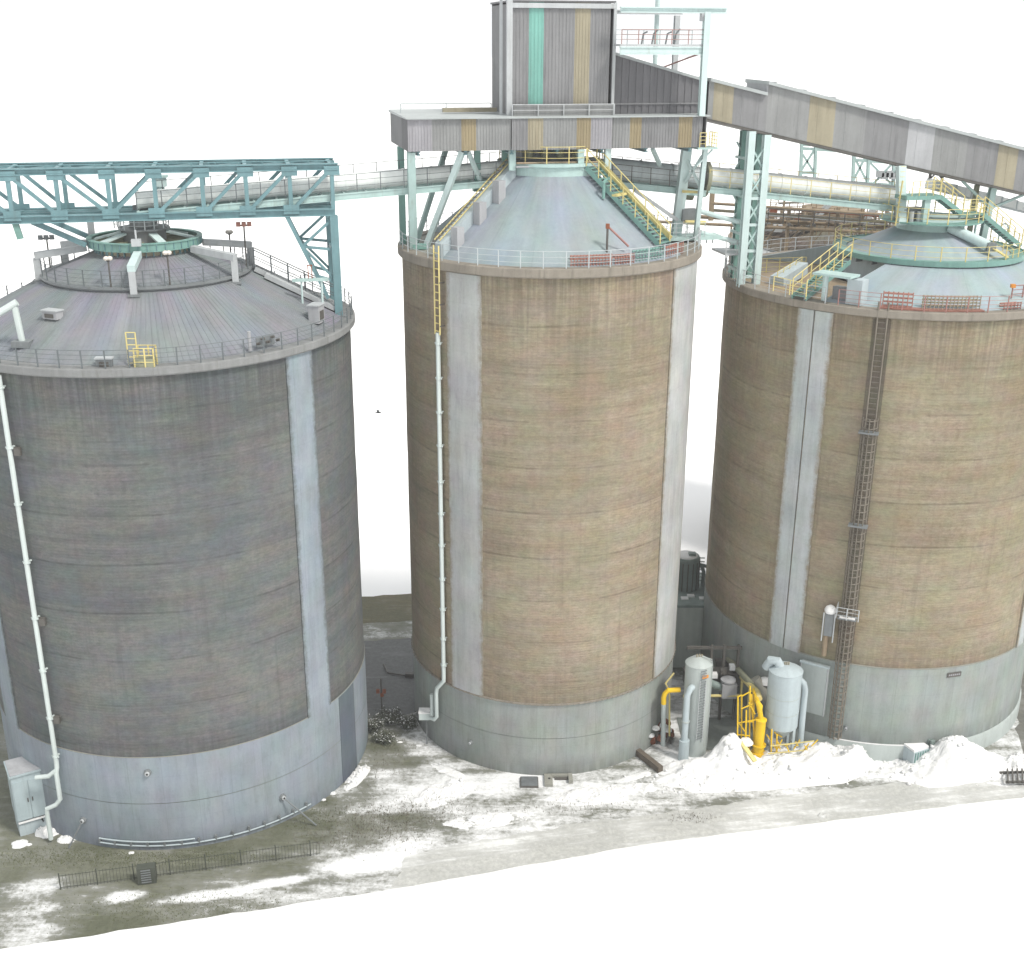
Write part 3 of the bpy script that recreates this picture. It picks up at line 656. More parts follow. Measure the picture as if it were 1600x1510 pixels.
# radial stair and cable run down the right slope
t = thing('roof_stair', 'grey railed stair down the right slope of the left silo roof', 'stair', polar(CL, D(12), 5.6, 30.3))
dr = Vector((cos(D(12)), sin(D(12)), 0)); sd2 = Vector((-dr.y, dr.x, 0))
stair(t, polar(CL, D(12), 10.4, zroofL(10.4) + .2), polar(CL, D(12), 5.8, zroofL(5.8) + .25), .9, sd2, 'galv', 'galv_dark', 'rail_grey', 16)
beam(t, 'cable_tray', polar(CL, D(5), 10.2, zroofL(10.2) + .25), polar(CL, D(5), 6.4, zroofL(6.4) + .25), .5, .25, 'galv')
t = thing('pipe_stand', 'pale pipe stand with cross bar beside the stair of the left silo', 'pipe', polar(CL, D(0), 8.6, zroofL(8.6)))
q = polar(CL, D(-4), 8.6, zroofL(8.6)); mb = MB()
mb.tube([q, q + ZZ * 1.3], .06); mb.tube([q + UU * 1.1 - ZZ * .5, q + UU * 1.1 + ZZ * 1.3], .07); mb.build('leg', 'mint_pale', t)
MB().beam(q - UU * .5 + ZZ * 1.3, q + UU * 1.5 + ZZ * 1.3, .25, .15).build('cross_bar', 'mint', t)
mb = MB(); mb.beam(q + UU * .4 + ZZ * 1.35, q + UU * .4 + ZZ * 2.1, .05, .05); mb.beam(q + UU * .6 + ZZ * 1.35, q + UU * .6 + ZZ * 2.1, .05, .05); mb.beam(q + UU * .35 + ZZ * 2.1, q + UU * .65 + ZZ * 2.1, .05, .05); mb.build('guard', 'rust', t)
def roofbox(name, label, cat, a, r, sx, sy, sz, m, lid='galv'):
    b = polar(CL, D(a), r, zroofL(r)); x = Vector((-sin(D(a)), cos(D(a)), 0)); y = Vector((cos(D(a)), sin(D(a)), 0))
    t = thing(name, label, cat, b)
    MB().box(b + ZZ * sz / 2, sx, sy, sz, x, y).build('case', m, t); MB().box(b + ZZ * (sz + .03), sx + .1, sy + .1, .06, x, y).build('lid', lid, t)
    mb = MB(); mb.box(b + ZZ * sz * .45 - y * -(sy / 2 + .02), sx * .6, .03, sz * .5, x, y); mb.build('door', 'dark_steel', t); return t
roofbox('junction_box', 'white junction box at the right rim of the left silo roof', 'box', *polr(LR(495, 504)), .8, .6, .95, 'clad_white')
roofbox('junction_box', 'small grey box behind the front railing of the left silo', 'box', *polr(LR(165, 581)), .75, .3, .45, 'galv_dark')
roofbox('vent_box', 'low white vent box on the left slope of the left silo roof', 'vent', *polr(LR(83, 498)), .9, .5, .4, 'clad_white')
# yellow hatch with ladder
b = LR(210, 574); t = thing('roof_hatch', 'yellow railed hatch with a short ladder on the front of the left silo roof', 'hatch', b)
b2 = b + Vector((.55, 0, 0))
MB().box(b2 + ZZ * .25, .95, .7, .5).build('hatch_box', 'olive_steel', t)
for sx in (-.25, .2): MB().tube([b + Vector((sx, 0, 0)), b + Vector((sx, .0, 1.7))], .035, 6).build('stile', 'yellow', t)
for k in range(6): MB().tube([b + Vector((-.25, 0, .2 + .3 * k)), b + Vector((.2, 0, .2 + .3 * k))], .025, 6).build('rung', 'yellow', t)
railing(t, [b2 + Vector((-.4, -.35, 0)), b2 + Vector((.5, -.35, 0)), b2 + Vector((.5, .35, 0)), b2 + Vector((-.4, .35, 0))], 1.0, 'yellow', 3, .5, .025, .03)
# white bent pipe at left edge
b = LR(36, 540); t = thing('vent_pipe', 'white bent pipe rising from the left silo roof at the picture edge', 'pipe', b)
e = b + Vector((-.15, 0, 2.0)); MB().tube([b, e], .16, 12).build('riser', 'pipe_white', t)
MB().tube([e + Vector((.15, 0, .15)), e + Vector((-2.4, -.6, -1.3))], .18, 12).build('cross_pipe', 'pipe_white', t)
MB().box(b + ZZ * .1, .9, .7, .3).build('base_clamp', 'galv_dark', t)
# valve panels along the front railing
aB = bearing(CL, 10.55, ZL + .6, 415); b = polar(CL, D(aB), 10.55, ZL + .55); t = thing('control_board', 'railed panel with small valves behind the front right railing of left silo', 'panel', b)
x = Vector((-sin(D(aB)), cos(D(aB)), 0)); y = Vector((cos(D(aB)), sin(D(aB)), 0))
MB().box(b + ZZ * .35, 1.1, .05, .5, x, y).build('panel', 'galv_dark', t)
for k in range(5): MB().tube([b + x * (-.6 + .3 * k) + y * .1 + ZZ * (.3 + .2 * (k % 2)), b + x * (-.5 + .3 * k) + y * .25 + ZZ * (.35 + .2 * (k % 2))], .07, 8).build('valve', 'dark_steel', t)
MB().tube([b - x * .95, b - x * .95 + ZZ * 1.], .09, 8).build('marker_post', 'clad_white', t)

# ---- downpipes
def pipe_down(name, label, pts, r, m, brackets, O, box=None):
    t = thing(name, label, 'pipe', pts[-1]); MB().tube(pts, r, 12).build('pipe', m, t)
    for p in brackets:
        dd = Vector((p.x - O.x, p.y - O.y, 0)).normalized(); sd_ = Vector((-dd.y, dd.x, 0))
        mb = MB(); mb.box(p, .34 + r, .08, .07, sd_, dd); mb.box(p - dd * .18, .1, .36, .06, sd_, dd); mb.tube([p - ZZ * .05, p + ZZ * .05], r + .035, 12); mb.build('bracket', m if box is None else 'galv_dark', t)
    return t
aP = D(-114.4); rp = RL + .32
dn = [polar(CL, aP, rp, ZL - .1), polar(CL, aP, rp, 5.2), polar(CL, aP, rp + .02, 4.9), polar(CL, aP, rp + .12, 4.6), polar(CL, aP, rp + .12, 2.9), polar(CL, aP - .02, rp + .25, 2.55), polar(CL, aP - .06, rp + .5, 2.3), polar(CL, aP - .065, rp + .5, 1.9), polar(CL, aP - .065, rp + .5, .25)]
t = pipe_down('downpipe', 'pale pipe running down the left silo to the grey cabinet', dn, .13, 'pipe_white', [polar(CL, aP, rp, z) for z in (26.5, 23.4, 20.4, 17.2, 14, 10.9, 8, 5.6)], CL)
MB().tube([polar(CL, aP, rp + .1, 4.75), polar(CL, aP - .04, rp + .25, 4.35), polar(CL, aP - .1, rp + .55, 4.2)], .13, 12).build('branch', 'pipe_white', t)
for z in (23.2, 13.8, 7.9): MB().box(polar(CL, aP + .03, RL + .15, z), .3, .25, .4).build('valve_box', 'dark_steel', t)
aQ = D(-134.6); rq = RM + .3
dn = [polar(CM, aQ, rq, 27.2), polar(CM, aQ, rq, 5.6), polar(CM, aQ, rq, 5.3), polar(CM, aQ - .06, rq + .1, 4.6), polar(CM, aQ - .07, rq + .1, 4.2), polar(CM, aQ - .07, rq + .1, 2.5), polar(CM, aQ - .09, rq + .15, 2.25), polar(CM, aQ - .13, rq + .2, 2.2)]
t = pipe_down('downpipe', 'white pipe down the middle silo below the yellow ladder', dn, .13, 'pipe_white', [polar(CM, aQ, rq, z) for z in (26.6, 24.6, 22.6, 20.6, 18.4, 16.4, 14.4, 12.2, 10.2, 8.2, 6.4)], CM)
MB().tube([polar(CM, aQ - .12, rq + .12, 3.9), polar(CM, aQ - .12, rq + .12, 2.4)], .12, 12).build('side_pipe', 'pipe_white', t)
MB().box(polar(CM, aQ - .19, rq + .15, 2.15), .9, .6, .45).build('drain_box', 'pipe_white', t); MB().tube([polar(CM, aQ - .19, rq + .15, 0), polar(CM, aQ - .19, rq + .15, 2.)], .05, 6).build('drain_leg', 'galv_dark', t)
mb = MB(); mb.box(polar(CM, aQ - .19, rq + .15, 2.43), .95, .64, .1); mb.build('snow_cap', 'snow', t)
# yellow ladder at the rim of the middle silo
t = thing('rim_ladder', 'pale yellow ladder hanging from the rim of the middle silo', 'ladder', polar(CM, aQ, rq, ZM))
tx = Vector((-sin(aQ), cos(aQ), 0))
for sg in (-1, 1): beam(t, 'stile', polar(CM, aQ, rq + .02, 27.1) + tx * .2 * sg, polar(CM, aQ, rq + .02, 32.0) + tx * .2 * sg, .07, .07, 'yellow')
for k in range(11): beam(t, 'rung', polar(CM, aQ, rq + .02, 27.3 + .43 * k) + tx * -.19, polar(CM, aQ, rq + .02, 27.3 + .43 * k) + tx * .19, .05, .05, 'yellow')
for z in (27.6, 28.8, 30): beam(t, 'standoff', polar(CM, aQ, RM - .05, z) + tx * .25, polar(CM, aQ, rq + .05, z) + tx * .25, .05, .05, 'dark_steel')

# ------------------------------------------------------------------ roof of the middle silo
def zroofM(r): return (ZM + .5) + (35.3 - ZM - .5) * (RM - .3 - r) / (RM - .3 - 2.9)
# left: enclosed cable run with ladder and three boxes
aC = D(-138.5); dC = Vector((cos(aC), sin(aC), 0)); nC = Vector((-dC.y, dC.x, 0))
t = thing('cable_run', 'grey sloping cable run with three upright boxes on the middle silo roof', 'cable run', polar(CM, aC, 8.2, zroofM(8.2)))
p0, p1 = polar(CM, aC, 8.3, zroofM(8.3)), polar(CM, aC, 3.0, zroofM(3.0))
mb = MB(); mb.hexa([p0 - nC * .35 - ZZ * .2, p0 + nC * .35 - ZZ * .2, p1 + nC * .35 - ZZ * .2, p1 - nC * .35 - ZZ * .2, p0 - nC * .35 + ZZ * .75, p0 + nC * .35 + ZZ * .75, p1 + nC * .35 + ZZ * .75, p1 - nC * .35 + ZZ * .75]); mb.build('casing', 'tank_blue', t, 0)
for r in (7.5, 5.9, 4.5):
    q = polar(CM, aC, r, zroofM(r) + .35) + nC * .62
    MB().box(q, .5, .55, 1.35, dC, nC).build('box', 'clad_white', t)
for sg in (-1, 1): beam(t, 'ladder_rail', p0 - nC * (.2 + .22 * sg) + ZZ * .9, p1 - nC * (.2 + .22 * sg) + ZZ * .9, .05, .05, 'yellow')
for k in range(24): beam(t, 'rung', p0.lerp(p1, (k + .5) / 24) - nC * .42 + ZZ * .9, p0.lerp(p1, (k + .5) / 24) + nC * .02 + ZZ * .9, .04, .04, 'brown_steel')
# right: stair with yellow rails
aS = D(-36); dS = Vector((cos(aS), sin(aS), 0)); nS = Vector((-dS.y, dS.x, 0))
t = thing('roof_stair', 'green stair with yellow handrails on the right slope of the middle silo roof', 'stair', polar(CM, aS, 7.6, zroofM(7.6)))
stair(t, polar(CM, aS, 7.9, zroofM(7.9) + .3) - nS * .3, polar(CM, aS, 3.0, zroofM(3.0) + .5) - nS * .3, 1.1, nS, 'teal_green', 'teal_green', 'yellow', 22)
beam(t, 'landing_edge', polar(CM, aS, 4.9, zroofM(4.9) + .55) - nS * .9, polar(CM, aS, 4.9, zroofM(4.9) + .55) + nS * .3, .3, .12, 'yellow')
beam(t, 'guard_plate', polar(CM, aS, 7.9, zroofM(7.9) + .55) + nS * .34, polar(CM, aS, 3.0, zroofM(3.0) + .75) + nS * .34, .04, .35, 'yellow')
b = polar(CM, aS, 4.4, zroofM(4.4)) - nS * 1.2
MB().tube([b, b + ZZ * .9, b + ZZ * 1.0 + nS * .2, b + ZZ * 1.0 + nS * .5], .09, 10).build('vent_neck', 'teal_green', t)
# red racks along the rim
def rack(name, label, a0, a1, O, r, z, h, m, rows=4, cols=10, cat='rack'):
    t = thing(name, label, cat, polar(O, D((a0 + a1) / 2), r, z))
    for k in range(cols):
        a = D(a0 + (a1 - a0) * k / (cols - 1)); beam(t, 'upright', polar(O, a, r, z), polar(O, a, r, z + h), .04, .04, m)
    for j in range(rows):
        zz = z + h * (j + .5) / rows
        MB().tube([polar(O, D(a0 + (a1 - a0) * i / 8), r - .06, zz) for i in range(9)], .035, 6).build('bar', m, t)
        MB().tube([polar(O, D(a0 + (a1 - a0) * i / 8), r - .4, zz - .05) for i in range(9)], .05, 6).build('bar', m, t)
    return t
rack('steel_rack', 'long red pipe rack behind the front railing of the middle silo', -84, -68.5, CM, 8.35, ZM + .56, .62, 'red', 4, 14)
rack('steel_rack', 'short red pipe rack right of the long one on the middle silo', -67, -59, CM, 8.35, ZM + .56, .55, 'red', 4, 8)
rack('steel_rack', 'green rack between red racks at the right rim of the middle silo', -57.5, -43, CM, 8.3, ZM + .56, .7, 'teal_green', 4, 10)
rack('steel_rack', 'red rack at the right end of the middle silo rim', -41, -27, CM, 8.3, ZM + .56, .65, 'red', 3, 9)
b = polar(CM, D(-68), 7.6, zroofM(7.6)); t = thing('davit', 'thin mast with a slanted pink arm on the middle silo roof', 'mast', b)
MB().tube([b, b + ZZ * 1.5], .06, 8).build('mast', 'dark_steel', t); MB().tube([b + ZZ * 1.4, b + ZZ * .3 + UU * 1.2], .06, 8).build('arm', 'red_rail', t); MB().box(b + ZZ * 1.4, .2, .2, .25).build('head', 'rust', t)

# ------------------------------------------------------------------ head house and gallery on the middle silo
TF = -2.6
gal = thing('conveyor_gallery', 'long grey ribbed gallery with tan panels across the top of the middle silo', 'gallery', W(-8.6, TF, 36.7))
GS0, GS1, GZ0, GZ1, GT1 = -8.65, 8.45, 36.72, 38.4, 4.6
front = [(637, 675, 'clad_pale'), (675, 721, 'clad_grey'), (721, 744, 'clad_ochre'), (744, 799, 'clad_grey'), (799, 824, 'clad_mid'), (824, 848, 'clad_tan'), (848, 900, 'clad_grey'), (900, 922, 'clad_ochre'), (922, 955, 'clad_pale'), (955, 984, 'clad_grey'), (984, 1002, 'clad_ochre'), (1002, 1060, 'clad_mid'), (1060, 1081, 'clad_ochre'), (1081, 1097, 'clad_mid')]
for x0, x1, m in front:
    s0 = (P(x0, 210, TF) - CM).dot(UU); s1 = (P(x1, 210, TF) - CM).dot(UU)
    corr_panel(gal, W(s0 + .004, TF - (.12 if 799 <= x0 < 955 else 0), GZ0), UU, s1 - s0 - .008, ZZ, GZ1 - GZ0, m)
for k, m in ((0, 'clad_mid'), (1, 'clad_mid'), (2, 'clad_dark')):
    corr_panel(gal, W(GS0, GT1 - (GT1 - TF) * k / 3, GZ0), -VV, (GT1 - TF) / 3 - .01, ZZ, GZ1 - GZ0, m)
    corr_panel(gal, W(GS1, TF + (GT1 - TF) * k / 3, GZ0), VV, (GT1 - TF) / 3 - .01, ZZ, GZ1 - GZ0, 'clad_mid')
corr_panel(gal, W(GS1, GT1, GZ0), -UU, GS1 - GS0, ZZ, GZ1 - GZ0, 'clad_grey')
MB().hexa([W(GS0 - .1, TF - .22, GZ1), W(GS1 + .1, TF - .22, GZ1), W(GS1 + .1, GT1 + .1, GZ1), W(GS0 - .1, GT1 + .1, GZ1), W(GS0 - .1, TF - .22, GZ1 + .08), W(GS1 + .1, TF - .22, GZ1 + .08), W(GS1 + .1, GT1 + .1, GZ1 + .16), W(GS0 - .1, GT1 + .1, GZ1 + .16)]).build('roof', 'roof_edge', gal, 0)
MB().box(W((GS0 + GS1) / 2, (TF + GT1) / 2, GZ0 + .06), GS1 - GS0 - .1, GT1 - TF - .1, .1, UU, VV).build('floor', 'galv_dark', gal, 0)
railing(gal, [W(GS0 + .2, 1.5, GZ1 + .12), W(-3.2, 1.5, GZ1 + .12)], .5, 'rail_light', 2, 2.2, .03, .03)
beam(gal, 'roof_beam', W(-6.2, .5, GZ1 + .3), W(-3.1, .5, GZ1 + .3), .3, .22, 'clad_tan')
for k in range(7):
    s = GS0 + .6 + k * 2.6; beam(gal, 'floor_joist', W(s, TF + .15, GZ0 - .13), W(s, GT1 - .1, GZ0 - .13), .2, .22, 'teal', None, True)
tow = thing('head_house', 'tall grey corrugated tower with a teal and a tan stripe above the gallery', 'tower', W(0, 1.5, 38.5))
TT0, TT1, TS0, TS1, TZ0, TZ1 = -1.5, 3.4, -2.75, 3.1, 38.5, 44.35
tf = [(797, 826, 'clad_mid'), (826, 849, 'clad_teal'), (849, 897, 'clad_mid'), (897, 921, 'clad_tan'), (921, 952, 'clad_mid')]
for x0, x1, m in tf:
    s0 = (P(x0, 100, TT0) - CM).dot(UU); s1 = (P(x1, 100, TT0) - CM).dot(UU)
    corr_panel(tow, W(s0 + .004, TT0, TZ0), UU, s1 - s0 - .008, ZZ, TZ1 - TZ0, m, pitch=.19)
corr_panel(tow, W(TS0, TT1, TZ0), -VV, TT1 - TT0 - .15, ZZ, TZ1 - TZ0 - .1, 'clad_mid', pitch=.2)
corr_panel(tow, W(TS1, TT0, TZ0), VV, TT1 - TT0, ZZ, TZ1 - TZ0 - .1, 'clad_dark', pitch=.2); corr_panel(tow, W(TS1, TT1, TZ0), -UU, TS1 - TS0, ZZ, TZ1 - TZ0, 'clad_mid', pitch=.2)
MB().box(W((TS0 + TS1) / 2, (TT0 + TT1) / 2, TZ1 + .04), TS1 - TS0 + .15, TT1 - TT0 + .15, .09, UU, VV).build('roof', 'clad_dark', tow, 0)
MB().box(W((TS0 + TS1) / 2, TT0 - .1, TZ1 - .18), TS1 - TS0, .1, .25, UU, VV).build('fascia', 'galv', tow, 0)
beam(tow, 'corner_post', W(TS0 - .08, TT0 - .1, 38.4), W(TS0 - .08, TT0 - .1, TZ1 + .7), .3, .3, 'galv'); beam(tow, 'corner_post', W(TS0 - .45, TT0 + .3, 38.4), W(TS0 - .45, TT0 + .3, TZ1 + .9), .14, .14, 'galv')
beam(tow, 'corner_trim', W(TS1 + .04, TT0 - .05, 38.5), W(TS1 + .04, TT0 - .05, TZ1), .16, .16, 'galv')
MB().box(W(.2, TT0 - .35, 38.75), 5.7, .3, .6, UU, VV).build('skirt', 'clad_grey', tow, 0)
railing(tow, [W(TS0, TT0 - .6, 38.48), W(TS1, TT0 - .6, 38.48)], .6, 'galv', 2, 1.4, .025, .03)
# steel frame and platforms right of the tower
fr = thing('platform_tower', 'pale green steel frame with railed platform right of the striped tower', 'steel frame', W(8.4, TF, 30))
mc = 'mint_pale'
cR = (P(1097, 120, TF) - CM).dot(UU)
beam(fr, 'column', W(cR, TF - .2, 38.45), W(cR, TF - .2, 43.9), .34, .34, mc, None, True); beam(fr, 'column', W(cR + .1, 2.2, 38.4), W(cR + .1, 2.2, 43.8), .3, .3, 'galv', None, True)
zt = P(1040, 16, TF).z; beam(fr, 'crane_beam', W(TS1, TF, zt), W((P(1135, 16, TF) - CM).dot(UU), TF, zt), .3, .3, mc, None, True)
beam(fr, 'crane_beam', W(TS1, 2.2, zt), W(cR + .4, 2.2, zt), .22, .24, 'galv', None, True)
MB().box(W(cR - .05, TF, zt - .35), .45, .35, .4, UU, VV).build('hoist', 'galv', fr)
zp = P(1030, 74, TF).z
MB().box(W((TS1 + cR) / 2, TF + .9, zp + .1), cR - TS1, 2.2, .1, UU, VV).build('platform', 'galv', fr, 0)
beam(fr, 'platform_girder', W(TS1, TF - .15, zp - .18), W(cR - .17, TF - .15, zp - .18), .2, .42, mc, None, True)
railing(fr, [W(TS1 + .1, TF - .1, zp + .15), W(cR, TF - .1, zp + .15)], .75, 'red_rail', 3, .9, .018, .022)
railing(fr, [W(TS1 + .1, TF + 1.9, zp + .15), W(cR, TF + 1.9, zp + .15)], .75, 'rail_light', 3, .9, .018, .022)
for s in (4.6, 5.2, 6.0, 6.5): MB().tube([W(s, TF + .7, zp + .1), W(s + .1, TF + .7, zp + .7), W(s + .35, TF + .8, zp + .85 + .1 * sin(s * 9))], .05, 6).build('valve_stem', 'galv_dark', fr)
MB().tube([W(7.0, 2.6, 38.5), W(7.0, 2.6, 47)], .14, 10).build('mast', mc, fr); MB().tube([W(7.1, 2.5, 40.8), W(8.3, TF + .3, zp - .2)], .05, 6).build('mast_stay', 'red_rail', fr)
# small yellow railed balcony at the gallery's right end
zb = P(1108, 232, TF).z; MB().box(W(cR + .55, TF + .5, zb), 1.2, 1.3, .12, UU, VV).build('balcony', 'mint', fr); beam(fr, 'balcony_brace', W(cR + .1, TF + .3, zb - 1.), W(cR + 1.0, TF + .3, zb - .1), .08, .08, mc)
railing(fr, [W(cR + .05, TF - .1, zb + .06), W(cR + 1.1, TF - .1, zb + .06), W(cR + 1.1, TF + 1.1, zb + .06)], .8, 'yellow', 4, .35, .02, .02)
# legs carrying the gallery
zr = ZM + .5
leg = thing('support_frame', 'mint steel legs with a V brace carrying the gallery left end', 'steel frame', W(-8.2, 0, zr))
beam(leg, 'column', W(-8.3, TF + .4, zr - .5) + UU * .1 + VV * 1.6, W(-8.45, TF + .3, GZ0 - .02), .42, .42, 'mint', None, True); beam(leg, 'column', W(-8.55, 1.2, zr - .6), W(-8.55, 1.2, GZ0 - .02), .36, .36, 'teal_green', None, True)
beam(leg, 'brace', W(-7.6, -.8, zr - .1), W(-5.6, TF + .3, GZ0 - .05), .3, .3, mc); beam(leg, 'brace', W(-5.3, TF + .3, GZ0 - .05), W(-4.4, -1.2, 35.0), .2, .2, mc)
beam(leg, 'brace', W(-7.8, 1.2, zr), W(-5.8, 1.6, GZ0 - .1), .26, .26, 'mint')
for s, zz in ((-4.5, 34.7), (-2.9, 34.9)): beam(leg, 'hanger', W(s, -.9, zz), W(s, -.9, GZ0), .34, .3, 'teal_green', None, True); MB().box(W(s, -.9, zz - .1), .5, .5, .5, UU, VV).build('hanger_shoe', 'teal_green', leg)
beam(leg, 'foot_ring', W(-8.3, -.9, zr + .2), W(-7.4, -.9, zr + .2), .3, .3, 'teal_green')
leg2 = thing('support_frame', 'mint steel columns with K braces carrying the gallery right end', 'steel frame', W(7.6, 0, zr))
sA = (P(1066, 320, -1.2) - CM).dot(UU); sB = (P(1090, 320, -1.6) - CM).dot(UU)
beam(leg2, 'column', W(sA, -.4, zr + .2), W(sA + .1, -1.2, GZ0 - .02), .55, .4, mc); beam(leg2, 'column', W(sB, -1.6, zr + .3), W(sB, TF + .3, GZ0 - .02), .26, .26, mc, None, True)
beam(leg2, 'column', W(sB + .35, -1.0, zr + .3), W(sB + .35, -1.0, 34.6), .18, .18, 'galv')
beam(leg2, 'brace', W(sA + .1, -1.2, 34.6), W(sB, -1.9, 36.2), .14, .14, mc); beam(leg2, 'brace', W(sA + .1, -1.2, 36.0), W(sB, -1.9, 34.4), .14, .14, mc); beam(leg2, 'brace', W(5.4, TF + .4, GZ0 - .05), W(6.4, -.8, 35.6), .2, .2, mc); beam(leg2, 'tie', W(sA, -1.1, 34.1), W(sB, -1.7, 34.1), .12, .14, 'yellow')
beam(leg2, 'brace', W(4.9, -.8, 34.2), W(sA - .1, -.8, 32.4), .2, .2, 'galv')
zq = P(1090, 372, -1.3).z; MB().box(W(sA + .75, -.8, zq), 3.6, 1.4, .22, UU, VV).build('platform', 'mint', leg2); railing(leg2, [W(sA - 1., -1.5, zq + .11), W(sB + .6, -1.5, zq + .11)], .8, 'rail_light', 3, .55, .02, .022)
for k in range(9): s = sA - .9 + k * .4; beam(leg2, 'platform_post', W(s, -.6, ZM + .3), W(s, -.6, zq - .1), .07, .07, 'galv')
MB().tube([W(sA + .3, -1., zq + .9), W(sB + .8, -1., zq + .85)], .12, 8).build('pipe', 'yellow', leg2); MB().box(W(sA + .6, -.7, zq + 1.3), .9, .5, .7, UU, VV).build('motor', 'galv_dark', leg2)
for s_, dz, l in ((sB + .5, 1.5, 3.0), (sB + .6, .25, 3.2)): MB().tube([W(s_, -.8, zq + dz), W(s_ + l, -.8, zq + dz - l * .28)], .15, 10).build('stub_pipe', 'mint_pale', leg2)
cr = thing('crown_house', 'mint columns and dark machinery between the middle silo crown and the gallery', 'steel frame', W(0, 0, 36))
for px, t_ in ((907, -2.6), (949, -2.3), (800, -2.2)): s = (P(px, 255, t_) - CM).dot(UU); beam(cr, 'column', W(s, t_, 35.6), W(s, t_, GZ0), .36, .3, 'mint' if px < 940 else mc, None, px == 907)
for s, t_ in ((-2.2, 2.2), (2.4, 2.4)): beam(cr, 'column', W(s, t_, 35.4), W(s, t_, GZ0), .4, .4, 'teal', None, True)
MB().box(W(-.2, .2, 36.35), 3.6, 2.6, .7, UU, VV).build('machine_case', 'galv_dark', cr)
for k in range(4): MB().tube([W(-1.6 + k * .9, -1.4, 36.2), W(-1.6 + k * .9, -1.4, 36.65)], .22, 12).build('drive', 'olive_steel', cr)
MB().tube([W(-2.6, -2.5, 36.0), W(2.2, -2.6, 36.0)], .06, 6).build('pipe', 'brown_steel', cr); MB().tube([W(-2.6, -2.4, 35.8), W(2.2, -2.5, 35.8)], .07, 6).build('pipe', 'galv', cr)

# ------------------------------------------------------------------ tube conveyors between the silos
def tube_conv(label, A, B, r, m, deck, rail, flip=1):
    t = thing('tube_conveyor', label, 'conveyor', A); d = (B - A); L_ = d.length; dn_ = d.normalized()
    MB().tube([A, B], r, 24).build('tube', m, t)
    n = int(L_ / 1.6)
    for k in range(n + 1):
        p = A + d * (k / n); inst(t, 'flange', ('fl', round(r, 2), m), lambda b: b.tube([(0, 0, -.05), (0, 0, .05)], r + .035, 24), m, Matrix.Translation(p) @ dn_.to_track_quat('Z', 'Y').to_matrix().to_4x4())
    for sg in (-1, 1): beam(t, 'girder', A - ZZ * (r + .22) + VV * sg * .85, B - ZZ * (r + .22) + VV * sg * .85, .16, .36, deck, None, True)
    n2 = int(L_ / 1.2)
    for k in range(n2 + 1): p = A + d * (k / n2) - ZZ * (r + .1); beam(t, 'cross_beam', p - VV * .8, p + VV * .8, .12, .12, deck)
    railing(t, [A - ZZ * r - VV * .92, B - ZZ * r - VV * .92], .95, rail, 3, 1.3, .018, .022)
    railing(t, [A - ZZ * r + VV * .92, B - ZZ * r + VV * .92], 1.3, rail, 2, 1.3, .018, .022); return t
A, B = P(805, 262, -.6), P(215, 313, -.6)
tube_conv('long pale tube conveyor sloping from the middle silo through the teal truss', A, B, .46, 'tube_white', 'mint', 'rail_grey')
A, B = P(950, 263, .4), P(1096, 278, .4)
tube_conv('short grey tube conveyor under the gallery right of the yellow stair', A, B, .62, 'tube_grey', 'mint', 'dark_steel')
A, B = P(1100, 274, .4), P(1408, 306, -.2)
t = tube_conv('pale tube conveyor from the round dark flange to the right silo crown', A, B, .55, 'tube_white', 'mint', 'yellow')
d = (B - A).normalized(); c = A + d * .05 - ZZ * .25
t = thing('round_flange', 'dark olive round flange plate beside the gallery right columns', 'flange', c)
MB().tube([c - d * .12, c + d * .12], 1.05, 32).build('plate', 'olive_steel', t); MB().tube([c - d * .2, c + d * .2], .72, 24).build('collar', 'galv_dark', t); MB().tube([c - d * 1.4 - ZZ * .9, c - d * .7 - ZZ * .9], .4, 16).build('motor', 'olive_steel', t)

# ------------------------------------------------------------------ truss bridge over the left silo
br = thing('truss_bridge', 'teal steel truss bridge crossing above the left silo roof', 'bridge', CL + ZZ * 33.5)
TB, TT = 33.5, 35.93
bot = [94 - 74 * 2, 94 - 74, 20, 94, 174, 246, 320, 388, 456]; S_ = [(P(x, 340, -1.6, CL) - CL).dot(UU) for x in (20, 94, 174, 246, 320, 388, 456)]
S_ = [S_[0] - 4.9, S_[0] - 2.45] + S_ + [10.25]
for t_ in (-1.6, 1.6):
    for z, hh in ((TB, .4), (TT, .36)): beam(br, 'chord', W(S_[0] - 3, t_, z, CL), W(S_[-1] + (.35 if z == TT else .1), t_, z, CL), .34, hh, 'teal', None, True)
    for k, s in enumerate(S_):
        beam(br, 'vertical', W(s, t_, TB + .19, CL), W(s, t_, TT - .17, CL), .22, .2, 'teal', VV, True)
        for z, sg in ((TB, 1), (TT, -1)):
            if k < len(S_) - 1 or z == TT: MB().box(W(s, t_ - .115, z + .2 * sg, CL), .85, .03, .5, UU, VV).build('gusset', 'teal', br, 0)
        if k < len(S_) - 1:
            s2 = S_[k + 1]
            if s < S_[4] - .1: beam(br, 'diagonal', W(s + .1, t_, TT - .2, CL), W(s2 - .1, t_, TB + .2, CL), .18, .2, 'teal', VV, True)
            else: beam(br, 'diagonal', W(s + .1, t_, TB + .2, CL), W(s2 - .1, t_, TT - .2, CL), .18, .22, 'teal', VV, True)
for k, s in enumerate(S_):
    for z in (TB, TT): beam(br, 'cross_beam', W(s, -1.5, z, CL), W(s, 1.5, z, CL), .2, .26, 'teal', None, True)
    if k < len(S_) - 1: beam(br, 'wind_brace', W(s, -1.45, TT + .02, CL), W(S_[k + 1], 1.45, TT + .02, CL), .1, .1, 'teal')
for t_ in (-.5, .5): beam(br, 'stringer', W(S_[0] - 3, t_, TB + .1, CL), W(S_[-1], t_, TB + .1, CL), .14, .22, 'teal')
